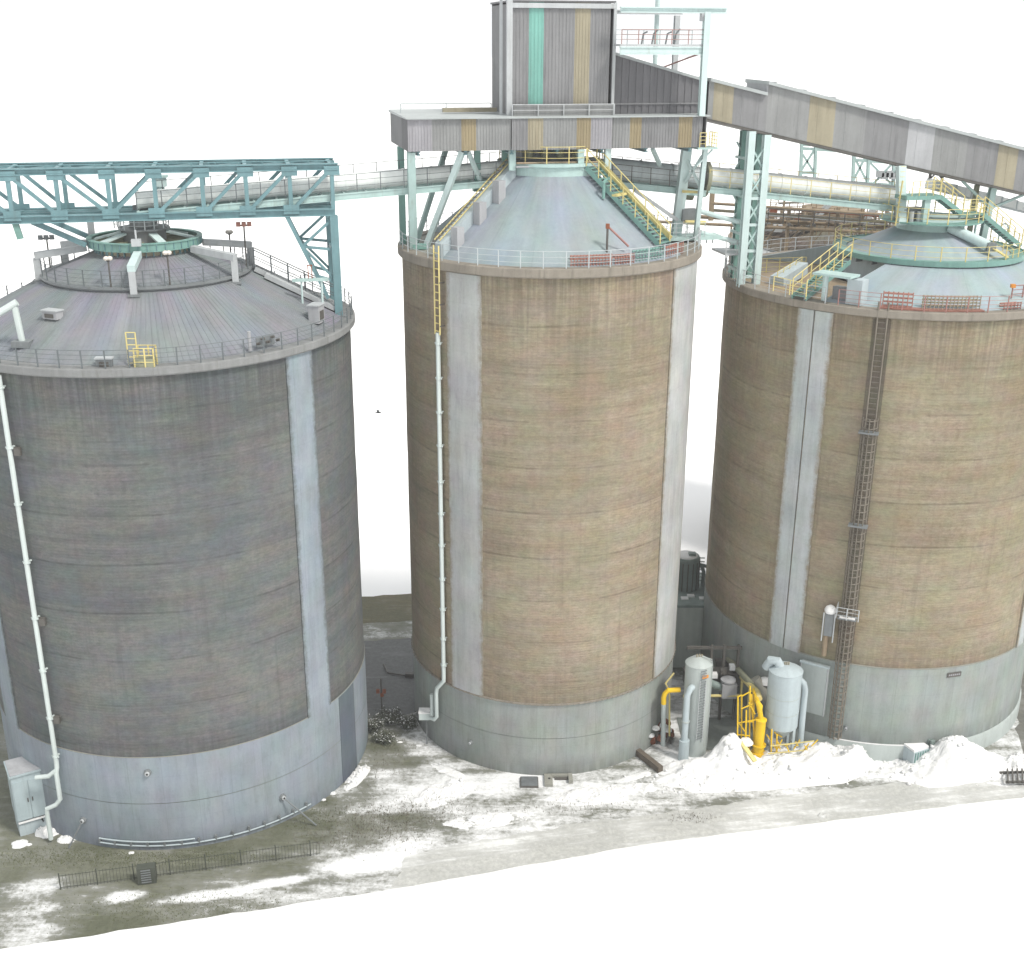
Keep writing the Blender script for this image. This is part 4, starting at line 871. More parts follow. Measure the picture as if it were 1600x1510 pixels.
railing(br, [W(S_[0] - 3, -1.6, TT + .19, CL), W(S_[-1], -1.6, TT + .19, CL)], .12, 'teal', 1, 1.2, .03, .03, 'cable_rail')
bl = thing('braced_support', 'tall teal braced leg carrying the right end of the truss bridge', 'steel frame', W(10.2, 0, ZL, CL))
for t_ in (-1.6, 1.6):
    zf = ZL + .4; top = W(10.25, t_, TB - .2, CL); ft = W(10.3, t_ * .9, zf, CL)
    beam(bl, 'column', ft, top, .44, .4, 'teal', VV, True)
    a0, a1 = W(7.7, t_, TB - .2, CL), W(9.75, t_ * .9, zf + 1.1, CL); beam(bl, 'strut', a0, a1, .2, .24, 'teal', VV)
    for f0, f1 in ((.36, .0), (.36, .36), (.36, .72), (.72, .72)):
        beam(bl, 'web', a0.lerp(a1, f0), top.lerp(ft, f1 * .86 + .02), .14, .14, 'teal', VV)
    MB().box(ft + ZZ * .05, .9, .8, .12, UU, VV).build('base_plate', 'galv_dark', bl)
beam(bl, 'cross_tie', W(10.2, -1.5, TB - 2.2, CL), W(10.2, 1.5, TB - 2.2, CL), .2, .2, 'teal')
bl = thing('strut_support', 'slanted teal strut under the truss bridge left of the silo crown', 'steel frame', W(-3.4, 0, 32, CL))
for t_ in (-1.0, 1.6): beam(bl, 'strut', W(-5.6, t_, TB - .2, CL), W(-3.0, t_, 32.0, CL), .26, .26, 'teal', VV)
beam(bl, 'hanger', W(-6.2, -1.5, TB - 1.0, CL), W(-6.35, -1.5, TB - .2, CL), .3, .3, 'teal_green'); beam(bl, 'hanger', W(-2.95, 1.6, 31.9, CL), W(-2.95, 1.6, TB - .2, CL), .34, .3, 'galv', None, True)
q = P(250, 290, 1.5, CL); t = thing('roof_ventilator', 'small pale louvred vent cap behind the truss bridge', 'vent', q)
MB().box(q + ZZ * .2, .75, .6, .5, UU, VV).build('case', 'mint_pale', t); MB().box(q + ZZ * .5, .95, .8, .1, UU, VV).build('cap', 'mint', t); MB().tube([q - ZZ * 1.0, q], .25, 12).build('neck', 'mint_pale', t)

# ------------------------------------------------------------------ inclined gallery to the right
inc = thing('inclined_gallery', 'long sloping grey gallery with tan and white panels descending to the right', 'gallery', W(9, -1.5, 38))
IT0, IT1 = -1.5, 1.5
def incl(pxs, ytop, ybot, m, mats_last=None): pass
def on(px, py): p = P(px, py, IT0); return (p - CM).dot(UU), p.z
sa, za = on(1205, 133); sb, zb_ = on(1600, 235); kt = (zb_ - za) / (sb - sa)
_, zbo = on(1190, 205); sbo = on(1190, 205)[0]; sbe, zbe = on(1600, 301); kb = (zbe - zbo) / (sbe - sbo)
ztop = lambda s: za + kt * (s - sa)
zbot = lambda s: zbo + kb * (s - sbo)
def ipanel(s0, s1, zt, zb0, m, t_=IT0, name='cladding_panel'):
    mb = MB(); n = max(1, round((s1 - s0) / .6))
    for k in range(n):
        a = s0 + (s1 - s0) * k / n; b_ = s0 + (s1 - s0) * (k + 1) / n; pr = .01 if k % 2 else 0
        mb.hexa([W(a, t_ - pr, zb0(a)), W(b_, t_ - pr, zb0(b_)), W(b_, t_ + .06, zb0(b_)), W(a, t_ + .06, zb0(a)), W(a, t_ - pr, zt(a)), W(b_, t_ - pr, zt(b_)), W(b_, t_ + .06, zt(b_)), W(a, t_ + .06, zt(a))])
    return mb.build(name, m, inc, 0)
def spx(px): return (P(px, 200, IT0) - CM).dot(UU)
ztl = lambda s: ztop(s) - .62
bands = [(1104, 1112, 'clad_grey'), (1112, 1143, 'clad_tan'), (1143, 1196, 'clad_mid')]
for x0, x1, m in bands: ipanel(spx(x0), spx(x1), ztl, zbot, m)
s0 = spx(1196); last = 48.
cuts = [(1196, 'clad_grey'), (1262, 'clad_tan'), (1303, 'clad_grey'), (1352, 'clad_mid'), (1420, 'clad_white'), (1462, 'clad_grey'), (1515, 'clad_mid'), (1565, 'clad_tan'), (1597, 'clad_mid')]
for i, (x, m) in enumerate(cuts):
    e = spx(cuts[i + 1][0]) if i + 1 < len(cuts) else last
    ipanel(spx(x), e, ztop, zbot, m)
ipanel(s0, last, ztop, zbot, 'clad_mid', IT1)
sl = spx(1104)
ipanel(sl, s0, ztl, zbot, 'clad_mid', IT1)
for a, b_, zz, nm in ((s0 - .1, last, ztop, 'roof'), (sl, s0 - .12, ztl, 'roof')):
    MB().hexa([W(a, IT0 - .25, zz(a) - .02), W(b_, IT0 - .25, zz(b_) - .02), W(b_, IT1 + .2, zz(b_) - .02), W(a, IT1 + .2, zz(a) - .02), W(a, IT0 - .25, zz(a) + .16), W(b_, IT0 - .25, zz(b_) + .16), W(b_, IT1 + .2, zz(b_) + .2), W(a, IT1 + .2, zz(a) + .2)]).build(nm, 'roof_edge', inc, 0)
MB().hexa([W(s0 - .08, IT0 + .02, ztl(s0)), W(s0 + .05, IT0 + .02, ztl(s0)), W(s0 + .05, IT1, ztl(s0)), W(s0 - .08, IT1, ztl(s0)), W(s0 - .08, IT0 + .02, ztop(s0)), W(s0 + .05, IT0 + .02, ztop(s0)), W(s0 + .05, IT1, ztop(s0)), W(s0 - .08, IT1, ztop(s0))]).build('step_wall', 'clad_white', inc, 0)
MB().hexa([W(sl, IT0, zbot(sl) - .14), W(last, IT0, zbot(last) - .14), W(last, IT1, zbot(last) - .14), W(sl, IT1, zbot(sl) - .14), W(sl, IT0, zbot(sl) - .02), W(last, IT0, zbot(last) - .02), W(last, IT1, zbot(last) - .02), W(sl, IT1, zbot(sl) - .02)]).build('floor', 'dark_steel', inc, 0)
for k in range(17):
    s = s0 + .4 + k * 1.9; zz = ztop(s) + .2; beam(inc, 'roof_cleat', W(s, IT0 - .2, zz), W(s, IT1, zz), .12, .06, 'galv')
wd = thing('transfer_housing', 'dark grey wedge-roofed housing between the striped tower and the sloping gallery', 'housing', W(5.5, 0, 38.4))
e0 = lambda s: 41.7 - .262 * (s - 3.07)
TW = -1.2
mb = MB(); n = 26; A_ = [3.12 + (8.6 - 3.12) * k / n for k in range(n + 1)]
for k in range(n):
    a, b_ = A_[k], A_[k + 1]; pr = .04 if k % 2 else 0
    mb.hexa([W(a, TW - pr, 38.5), W(b_, TW - pr, 38.5), W(b_, TW + .1, 38.5), W(a, TW + .1, 38.5), W(a, TW - pr, e0(a)), W(b_, TW - pr, e0(b_)), W(b_, TW + .1, e0(b_)), W(a, TW + .1, e0(a))])
mb.build('front_wall', 'clad_dark', wd, 0)
MB().hexa([W(3.12, 2.4, 38.5), W(8.6, 2.4, 38.5), W(8.6, 2.5, 38.5), W(3.12, 2.5, 38.5), W(3.12, 2.4, e0(3.12)), W(8.6, 2.4, e0(8.6)), W(8.6, 2.5, e0(8.6)), W(3.12, 2.5, e0(3.12))]).build('rear_wall', 'clad_dark', wd, 0)
MB().hexa([W(8.6, TW, 38.5), W(8.68, TW, 38.5), W(8.68, 2.5, 38.5), W(8.6, 2.5, 38.5), W(8.6, TW, e0(8.6)), W(8.68, TW, e0(8.68)), W(8.68, 2.5, e0(8.68)), W(8.6, 2.5, e0(8.6))]).build('end_wall', 'clad_dark', wd, 0)
MB().hexa([W(3.12, TW - .2, e0(3.12)), W(8.8, TW - .2, e0(8.8)), W(8.8, 2.6, e0(8.8)), W(3.12, 2.6, e0(3.12)), W(3.12, TW - .2, e0(3.12) + .15), W(8.8, TW - .2, e0(8.8) + .15), W(8.8, 2.6, e0(8.8) + .15), W(3.12, 2.6, e0(3.12) + .15)]).build('roof', 'roof_edge', wd, 0)
beam(wd, 'base_rail', W(3.12, TW - .08, 39.05), W(8.6, TW - .08, 39.05), .06, .08, 'clad_mid')
# lattice tower on the right silo's left rim
lt = thing('lattice_tower', 'mint lattice tower on the left rim of the right silo under the sloping gallery', 'tower', P(1165, 430, -.6))
xl, xr_ = (1161, 1150), (1186, 1172)
for t_, mm in ((-1.5, 'mint_pale'), (.5, 'teal_green')):
    pl0, pl1 = P(1163, 210, t_), P(1152, 425, t_); pr0, pr1 = P(1187, 212, t_), P(1170, 440, t_)
    pl0.z = zbot((pl0 - CM).dot(UU)) - .1; pr0.z = zbot((pr0 - CM).dot(UU)) - .1; pl1.z = ZR + .3; pr1.z = ZR + .3
    sL = (pl1 - CM).dot(UU); sR = (pr0 - CM).dot(UU)
    if t_ < 0: SL = max((pl0 - CM).dot(UU), 11.68); SR = SL + .98
    for s in (SL + (.42 if t_ > 0 else 0), SR + (.42 if t_ > 0 else 0)): beam(lt, 'column', W(s, t_, ZR + .3), W(s, t_, zbot(s) - .14), .42, .4, mm, None, True)
    for k in range(6):
        z0_, z1_ = ZR + .9 + k * 1.55, ZR + .9 + (k + 1) * 1.55
        if z1_ > zbot(SR): break
        beam(lt, 'tie', W(SL, t_, z0_), W(SR, t_, z0_), .16, .16, mm)
        beam(lt, 'brace', W(SL, t_ - .03, z0_), W(SR, t_ - .03, z1_), .1, .1, 'mint'); beam(lt, 'brace', W(SR, t_ + .03, z0_), W(SL, t_ + .03, z1_), .1, .1, 'mint')
for k in range(4): beam(lt, 'side_tie', W(SL, -1.4, ZR + 1.2 + 2.2 * k), W(SL, .5, ZR + 1.2 + 2.2 * k), .14, .14, 'mint')
MB().box(W(SL - .2, 0, ZR + 2.2), 1.5, 2.2, .12, UU, VV).build('landing', 'galv', lt); railing(lt, [W(SL - .9, -1.05, ZR + 2.26), W(SL - .2, -1.05, ZR + 2.26)], .8, 'galv', 3, .5, .02, .022)
# columns from the right silo crown to the sloping gallery
def zroofR(r): return (ZR + .45) + (30.15 - ZR - .45) * (RR - .4 - r) / (RR - .4 - 5.7)
sCOR = (COR - CM).dot(UU); tCOR = (COR - CM).dot(VV)
cf = thing('support_frame', 'mint columns and landing between right silo crown and sloping gallery', 'steel frame', COR + ZZ * 32.1)
s1 = (P(1413, 310, -2.2) - CM).dot(UU); beam(cf, 'column', W(s1, -2.2, 31.9), W(s1, -1.4, zbot(s1) - .14), .5, .4, 'mint_pale')
s2 = (P(1443, 330, -2.4) - CM).dot(UU); zl_ = P(1440, 308, -2.4).z; beam(cf, 'column', W(s2, -2.6, 31.9), W(s2, -2.6, zl_), .38, .34, 'mint')
MB().box(W(s1 + .95, -2.2, zl_), 2.4, 1.4, .24, UU, VV).build('landing', 'teal_green', cf); railing(cf, [W(s1 + .1, -2.85, zl_ + .12), W(s1 + 2.0, -2.85, zl_ + .12)], .85, 'yellow', 4, .45, .02, .022)
MB().tube([W(s1 - .45, -2.3, 31.9), W(s1 - .3, -2.3, zbot(s1) - .9)], .05, 6).build('ladder_rail', 'yellow', cf)
for k in range(12): beam(cf, 'ladder_rung', W(s1 - .5, -2.3, 32.1 + k * .3), W(s1 - .2, -2.3, 32.1 + k * .3), .03, .03, 'yellow')
s3 = (P(1545, 340, -.8) - CM).dot(UU); beam(cf, 'column', W(s3 - .25, -.8, 30.6), W(s3, -.8, zbot(s3) - .14), .4, .34, 'mint', None, True)
s4 = (P(1520, 340, 1.2) - CM).dot(UU); beam(cf, 'column', W(s4 - .1, 1.2, 30.8), W(s4, 1.2, zbot(s4) - .14), .26, .26, 'olive_steel')
for a, b_ in ((s3, s3 + 2.2), (s3, s3 - 2.2)): beam(cf, 'brace', W(a, -.8, zbot(a) - 1.4), W(b_, -.8, zbot(b_) - .16), .14, .14, 'mint')
mb = MB(); mb.box(W(s1 + .9, -1.6, 32.5), 1.6, 1.2, .7, UU, VV); mb.build('drive_case', 'galv_dark', cf)
for k in range(3): MB().tube([W(s1 + .5 + .5 * k, -2.4, 32.1), W(s1 + .5 + .5 * k, -2.4, 32.75)], .14, 10).build('motor', 'galv', cf)
# two flights of stairs at the right
st_ = thing('roof_stair', 'zigzag green stair with yellow rails right of the right silo crown', 'stair', COR + UU * 5)
e1, e2 = W(s1 + 2.1, -2.2, zl_ + .05), W(s1 + 3.8, -2.2, 32.55)
stair(st_, e2, e1, .85, VV, 'teal_green', 'galv_dark', 'yellow', 9)
MB().box(W(s1 + 4.5, -2.2, 32.5), 1.6, .95, .1, UU, VV).build('landing', 'teal_green', st_); railing(st_, [W(s1 + 3.8, -2.65, 32.55), W(s1 + 5.2, -2.65, 32.55)], .85, 'yellow', 4, .4, .02, .022)
stair(st_, W(s1 + 8.2, -2.2, 30.45), W(s1 + 5.2, -2.2, 32.5), .85, VV, 'teal_green', 'galv_dark', 'yellow', 12)
for s in (s1 + 3.9, s1 + 5.1): beam(st_, 'landing_post', W(s, -2.2, 31.2), W(s, -2.2, 32.45), .1, .1, 'mint')
# left stair of the right silo, up to the ring walkway
st_ = thing('roof_stair', 'green stair with yellow rails on the left slope of the right silo roof', 'stair', P(1240, 455, -3, CR))
pb_, pt_ = P(1248, 466, -5.6, CR), P(1318, 408, -3.0, CR); pb_.z = max(pb_.z, ZR + .6)
dd = (pt_ - pb_); dd.z = 0; sd_ = Vector((-dd.y, dd.x, 0)).normalized()
stair(st_, pb_, pt_, .9, sd_, 'teal_green', 'teal_green', 'yellow', 16)
railing(st_, [P(1208, 455, -4.6, CR), pb_ - sd_ * .45], .85, 'yellow', 3, .8, .02, .024)
st2 = thing('cover_walkway', 'pale covered walkway with yellow rails behind the left stair of the right silo', 'walkway', P(1215, 440, -1, CR))
q0, q1 = P(1213, 452, -1.0, CR), P(1252, 418, 1.0, CR); q0.z = max(q0.z, ZR + .6)
beam(st2, 'casing', q0, q1, .9, .7, 'tank_blue'); railing(st2, [q0 + ZZ * .35, q1 + ZZ * .35], .3, 'yellow', 2, .9, .02, .022)
railing(st2, [P(1176, 432, 3, CR), P(1176, 432, 3, CR) + UU * 3.6], 1.1, 'yellow', 4, .9, .022, .026)
# canopy
t = thing('canopy', 'pale flat canopy on a post at the front left rim of the right silo', 'canopy', CYL(1275, 470, CR, RR - .4))
b = polar(CR, D(-131), RR - .5, ZR + .5); x = Vector((-sin(D(-131)), cos(D(-131)), 0)); y = Vector((cos(D(-131)), sin(D(-131)), 0))
MB().tube([b, b + ZZ * 1.5], .17, 12).build('post', 'mint_pale', t); MB().box(b + ZZ * 1.55 + x * .6, 2.3, 1.2, .12, x, y).build('roof', 'mint', t)
MB().box(b + x * 1.8 + ZZ * .7 - y * .3, .9, .8, 1.4, x, y).build('cabinet', 'tank_blue', t); MB().box(b + x * .8 + ZZ * .4 - y * .6, 1.0, .5, .8, x, y).build('box', 'clad_mid', t)
# duct on the cone
a = D(-62); p0 = polar(COR, a - .25, 2.1, 31.85); p1 = polar(COR, a + .1, 4.3, 31.0); t = thing('roof_duct', 'pale round duct lying on the right silo upper roof', 'duct', p0)
MB().tube([p0, p1], .3, 16).build('duct', 'mint_pale', t); MB().box(p1 + (p1 - p0).normalized() * .15, .5, .5, .5).build('valve', 'galv_dark', t)
pe = polar(COR, a + .17, 5.5, 30.4); beam(t, 'ladder', p1 + ZZ * .05, pe, .35, .06, 'yellow')
railing(t, [p1 + UU * .3, pe + UU * .3], .5, 'yellow', 2, .6, .02, .022)
# u-shaped vent pipe and posts at the far right rim
b = P(1558, 388, 1.5, CR); t = thing('vent_pipe', 'thin mint upside-down U pipe at the right of the right silo roof', 'pipe', b)
MB().tube([b, b + ZZ * 1.3, b + ZZ * 1.5 + UU * .1, b + ZZ * 1.56 + UU * .3, b + ZZ * 1.5 + UU * .5, b + ZZ * 1.3 + UU * .6, b + UU * .6], .05, 8).build('pipe', 'mint', t)
# racks on the right silo rim
rack('steel_rack', 'orange-red pipe rack at the left of the right silo front rim', -112.5, -104, CR, RR - .35, ZR + .48, .95, 'red', 4, 7)
rack('steel_rack', 'grey slatted crate rack with red base on the right silo front rim', -101, -84, CR, RR - .35, ZR + .48, .85, 'clad_tan', 5, 16)
rack('steel_rack', 'small low red rack at the right of the right silo front rim', -76, -70, CR, RR - .35, ZR + .48, .4, 'red', 3, 6)
rack('steel_rack', 'low dark rack at the far right of the right silo front rim', -65, -57, CR, RR - .35, ZR + .48, .32, 'dark_steel', 3, 7)
mb = MB(); mb.ring(CR, RR - .8, RR - .1, ZR + .47, ZR + .55, D(-113), D(-83), 30); t = tag(mb.build('red_base_rail', 'red'), 'red base rail under the racks on the right silo rim', 'rail')
b = polar(CR, D(-68), RR - 1.5, zroofR(RR - 1.5)); t = thing('gate_frame', 'grey railed frame with orange end on the right silo roof at right', 'railing', b)
x = Vector((-sin(D(-68)), cos(D(-68)), 0)); railing(t, [b, b + x * 3.2], .7, 'red_rail', 3, .8, .03, .03); MB().box(b + ZZ * .7, .25, .2, .2).build('end_cap', 'orange', t)
# caged ladder down the right silo
aLd = D(-111.9); rl = RR + .2; tx = Vector((-sin(aLd), cos(aLd), 0)); rx = Vector((cos(aLd), sin(aLd), 0))
paint('ladder_steel', srgb(112, 106, 96), .6, .25, 1., srgb(96, 78, 62), .5)
lad = thing('caged_ladder', 'dark caged ladder down the front of the right silo', 'ladder', polar(CR, aLd, rl, 1.2))
for sg in (-1, 1): beam(lad, 'stile', polar(CR, aLd, rl, 1.3) + tx * .26 * sg, polar(CR, aLd, rl, ZR + .9) + tx * .26 * sg, .07, .09, 'ladder_steel')
for k in range(86):
    z = 1.5 + k * .31; inst(lad, 'rung', 'lrung', lambda b: b.box((0, 0, 0), .5, .035, .035), 'ladder_steel', frame(polar(CR, aLd, rl, z), tx, rx, ZZ))
def hoop(b):
    pts = [Vector((.42 * cos(q), .55 * sin(q) if sin(q) > 0 else 0, 0)) for q in [pi * i / 10 for i in range(11)]]
    b.tube(pts, .03, 4)
for k in range(46): inst(lad, 'hoop', 'hoop', hoop, 'ladder_steel', frame(polar(CR, aLd, rl, 1.6 + k * .46), tx, rx, ZZ))
for k in range(5):
    q = pi * (k + .5) / 5; o2 = tx * .42 * cos(q) + rx * .55 * sin(q); beam(lad, 'strap', polar(CR, aLd, rl, 1.5) + o2, polar(CR, aLd, rl, 22.4) + o2, .05, .05, 'ladder_steel')
strip(lad, CR, RR, .05, BR + .06, ZR - .1, aLd - .045, aLd + .045, 'wall_far', 'backing_strip', 3)
for z in (9.9, 15.9, 21.6):
    MB().box(polar(CR, aLd, rl + .4, z), 1.1, .6, .06, tx, rx).build('rest_platform', 'galv_dark', lad)
    if z < 10: MB().box(polar(CR, aLd, rl + .55, z + .05), .9, .2, .07, tx, rx).build('snow_cap', 'snow', lad)
railing(lad, [polar(CR, aLd, rl + .05, 9.94) - tx * .65, polar(CR, aLd, rl + .8, 9.94) - tx * .65, polar(CR, aLd, rl + .8, 9.94) + tx * .65], .75, 'galv', 3, .6, .022, .025)
b = polar(CR, aLd - .095, RR + .35, 8.6); t = thing('wall_vent', 'snow-capped grey vent box with hanging pipe beside the caged ladder', 'vent', b)
MB().box(b + ZZ * .6, .5, .5, 1.5, tx, rx).build('case', 'galv_dark', t); MB().lathe(b + ZZ, [(.32, b.z + 1.35), (.36, b.z + 1.5), (.28, b.z + 1.7), (.1, b.z + 1.82), (.01, b.z + 1.84)], 14).build('snow_cap', 'snow', t); MB().tube([b - tx * .1, b - tx * .1 - ZZ * 1.6], .15, 10).build('pipe', 'brown_steel', t)
for sg in (-1, 1): beam(t, 'frame_bar', b + tx * .33 * sg + rx * .3 - ZZ * .5, b + tx * .33 * sg + rx * .3 + ZZ * 1.4, .06, .06, 'galv')
# sign plate: a dark plate with worn pale lettering too small to read
aS_ = D(-75.7); t = thing('sign_plate', 'small dark sign plate on the right silo base band', 'sign', polar(CR, aS_, RR + .05, 6.0)); tx2 = Vector((-sin(aS_), cos(aS_), 0)); rx2 = Vector((cos(aS_), sin(aS_), 0))
MB().box(polar(CR, aS_, RR + .06, 6.05), .95, .04, .3, tx2, rx2).build('plate', 'dark_steel', t, 0)
for k in range(6): MB().box(polar(CR, aS_, RR + .085, 6.05) + tx2 * (-.34 + .135 * k), .085 + .02 * (k % 2), .012, .1, tx2, rx2).build('letter', 'clad_pale', t, 0)
# access panel, nozzles
aA = D(-120.3); t = thing('access_panel', 'large pale grey sheet panel on the right silo band beside the ladder', 'panel', polar(CR, aA, RR + .1, 4)); tx3 = Vector((-sin(aA), cos(aA), 0)); rx3 = Vector((cos(aA), sin(aA), 0))
MB().box(polar(CR, aA, RR + .2, 4.5), 1.75, .35, 3.4, tx3, rx3).build('sheet', 'tank', t, 0); MB().box(polar(CR, aA, RR + .42, 6.25), 1.85, .2, .1, tx3, rx3).build('cap', 'tank_blue', t, 0)
for sg in (-1, 1): beam(t, 'edge_trim', polar(CR, aA, RR + .4, 2.8) + tx3 * .85 * sg, polar(CR, aA, RR + .4, 6.2) + tx3 * .85 * sg, .06, .06, 'galv')
def nozzle(O, R_, px, py, label, rod=False, r=.2):
    p = CYL(px, py, O, R_); dd = Vector((p.x - O.x, p.y - O.y, 0)).normalized(); t = thing('pipe_nozzle', label, 'nozzle', p)
    MB().tube([p - dd * .1, p + dd * .12], r, 16).build('flange', 'galv_dark', t); MB().tube([p, p + dd * .22], r * .62, 14).build('neck', 'galv', t); MB().tube([p + dd * .2, p + dd * .235], r * .3, 10).build('plug', 'black', t)
    if rod: MB().tube([p + dd * .15, Vector((p.x, p.y, 0)) + dd * .5 + Vector((rod, 0, .05))], .045, 6).build('rod', 'galv_dark', t)
nozzle(CL, RL + .05, 231, 1207, 'round flanged nozzle high on the left silo band')
nozzle(CL, RL + .05, 131, 1281, 'low nozzle with a rod on the left silo band near the cabinet', -.7, .19)
nozzle(CL, RL + .05, 441, 1245, 'low nozzle with a long rod at right of the left silo band', 1.6, .19)
nozzle(CM, RM, 736, 1160, 'small rusty plug on the middle silo base band', False, .12)
nozzle(CR, RR + .05, 1322, 1137, 'small dark port at the foot of the right silo band', False, .13)
t = thing('foot_pipes', 'thin pipes running along the foot of the left silo', 'pipe', polar(CL, D(-90), RL + .2, 0))
for z in (.35, .62): MB().tube([polar(CL, D(-104 + 64 * i / 30), RL + .14, z) for i in range(31 if z < .5 else 14)], .045, 6).build('pipe', 'tank_blue', t)
for k in range(14): MB().box(polar(CL, D(-104 + 4.8 * k), RL + .12, .45), .12, .12, .35).build('clip', 'galv_dark', t)

# ------------------------------------------------------------------ things behind
t = thing('pipe_bridge', 'brown pipe bridge behind the lattice tower', 'pipe rack', AY(1250, 335, 93))
pa, pb2 = AY(1112, 318, 93), AY(1420, 322, 93)
for dz, dy, m, r, xo in ((0, 0, 'brown_steel', .11, 0), (-.55, .3, 'clad_tan', .12, .1), (-1.0, .8, 'brown_steel', .15, -3), (-1.3, 0, 'brown_steel', .12, -6), (.4, .6, 'galv', .09, 6), (-.8, .2, 'galv', .05, 3), (-.25, .5, 'rust', .05, 2)):
    MB().tube([pa + Vector((max(xo, -6), dy, dz)), pb2 + Vector((2, dy, dz - .9))], r, 10).build('pipe', m, t)
beam(t, 'end_bracket', pa + Vector((0, 0, .9)), pa + Vector((0, 0, -1.3)), .35, .2, 'brown_steel')
for k in range(7):
    p = pa.lerp(pb2, (k + 1.2) / 8); beam(t, 'trestle', Vector((p.x, p.y + .3, p.z - 4.5)), p + Vector((0, .3, -.2)), .22, .22, 'brown_steel'); beam(t, 'cross_arm', p + Vector((0, -.5, -1.5)), p + Vector((0, 1.1, -1.5)), .16, .2, 'dark_steel'); beam(t, 'knee', p + Vector((0, .3, -3.2)), p + Vector((1.1, .3, -1.6)), .1, .1, 'brown_steel')
railing(t, [pa + Vector((2, -.2, -1.3)), pb2 + Vector((1, -.2, -2.0))], 1.1, 'dark_steel', 3, 1.2, .03, .035)
# clutter on the far silo roof
rr_ = random.Random(4)
t = thing('roof_gantry', 'rusty walkway gantry with handrails above the hidden brown silo roof', 'gantry', CB + ZZ * 29)
for k in range(5):
    y0 = CB.y - 4 + k * 1.6; z0_ = 28.2 + .35 * k
    beam(t, 'deck', Vector((CB.x - 8 + k, y0, z0_)), Vector((CB.x + 6 - k, y0, z0_ + .3)), .5, .08, 'galv_dark'); railing(t, [Vector((CB.x - 8 + k, y0, z0_ + .1)), Vector((CB.x + 6 - k, y0, z0_ + .4))], 1.0, 'brown_steel', 3, 1.1, .03, .035)
for k in range(9):
    x = CB.x - 7 + k * 1.5; beam(t, 'stanchion', Vector((x, CB.y - 3 + rr_.random() * 4, 26.9)), Vector((x, CB.y - 3 + rr_.random() * 4, 29.5 + rr_.random())), .14, .14, 'brown_steel')
for x0, x1, y_ in ((-3, -.6, -3), (1.2, 2.6, -4.2)):
    for w_ in (0, .8): beam(t, 'stair_stringer', CB + Vector((x0, y_ + w_, 27.9)), CB + Vector((x1, y_ + w_, 30.6)), .1, .25, 'galv')
for k in range(10):
    p = CB + Vector((-6.5 + rr_.random() * 10, -5 + rr_.random() * 3, 28.2 + rr_.random() * 1.4)); MB().box(p, .3 + rr_.random() * .5, .4, .3 + rr_.random() * .4).build('fitting', rr_.choice(['dark_steel', 'galv', 'rust', 'brown_steel']), t)
# grey slatted ramp between the lattice tower and the covered walkway
ra, rb_ = AY(1178, 392, 88), AY(1256, 412, 84); t = thing('slatted_ramp', 'grey slatted ramp roof behind the lattice tower', 'ramp', ra)
dd = (rb_ - ra).normalized(); sd_ = dd.cross(ZZ).normalized()
for k in range(16): p = ra.lerp(rb_, (k + .5) / 16); beam(t, 'slat', p - sd_ * .8, p + sd_ * .8, .2, .06, 'galv')
for sg in (-1, 1): beam(t, 'side_rail', ra + sd_ * .85 * sg, rb_ + sd_ * .85 * sg, .1, .25, 'galv_dark')
# lattice gantry seen under the sloping gallery
t = thing('lattice_gantry', 'thin mint lattice gantry behind the pale tube conveyor', 'gantry', AY(1330, 290, 90))
def gx(px, py): return AY(px, py, 90)
for x in (1250, 1272, 1332, 1355, 1395): beam(t, 'post', gx(x, 300), gx(x + 3, 215), .2, .2, 'mint')
for a_, b_ in (((1250, 232), (1310, 236)), ((1250, 226), (1310, 228)), ((1330, 285), (1400, 290)), ((1250, 270), (1272, 270)), ((1332, 250), (1400, 255))): beam(t, 'rail', gx(*a_), gx(*b_), .16, .2, 'mint')
for a_, b_ in (((1250, 235), (1272, 270)), ((1272, 235), (1250, 270)), ((1332, 240), (1355, 285)), ((1355, 240), (1332, 285)), ((1360, 255), (1395, 290)), ((1395, 255), (1362, 290))): beam(t, 'brace', gx(*a_), gx(*b_), .14, .14, 'mint')
for k in range(5): MB().box(gx(1375 + 7 * k, 272 + 3 * (k % 2)), .5, .4, .45).build('insulator', 'galv', t)
# pale duct conveyor continuing right
A, B = P(1452, 286, 3), P(1640, 334, 3); t = thing('duct_conveyor', 'pale enclosed conveyor duct sloping out of the picture at right', 'conveyor', A)
beam(t, 'casing', A, B, .9, .55, 'tube_white'); beam(t, 'bottom_flange', A - ZZ * .35, B - ZZ * .35, 1.0, .1, 'tube_grey')
for k in range(8): p = A.lerp(B, (k + .5) / 8); beam(t, 'rib', p - VV * .5, p + VV * .5, .08, .62, 'tube_grey')
A2 = P(1452, 285, 3.2)
for dx in (0, .9): beam(t, 'hanger', A2 + UU * dx, A2 + UU * dx + ZZ * 1.9, .14, .14, 'dark_steel')
for z0_, z1_ in ((.2, 1.0), (1.0, 1.8), (1.0, .2)): beam(t, 'hanger_brace', A2 + ZZ * z0_, A2 + UU * .9 + ZZ * z1_, .08, .08, 'dark_steel')

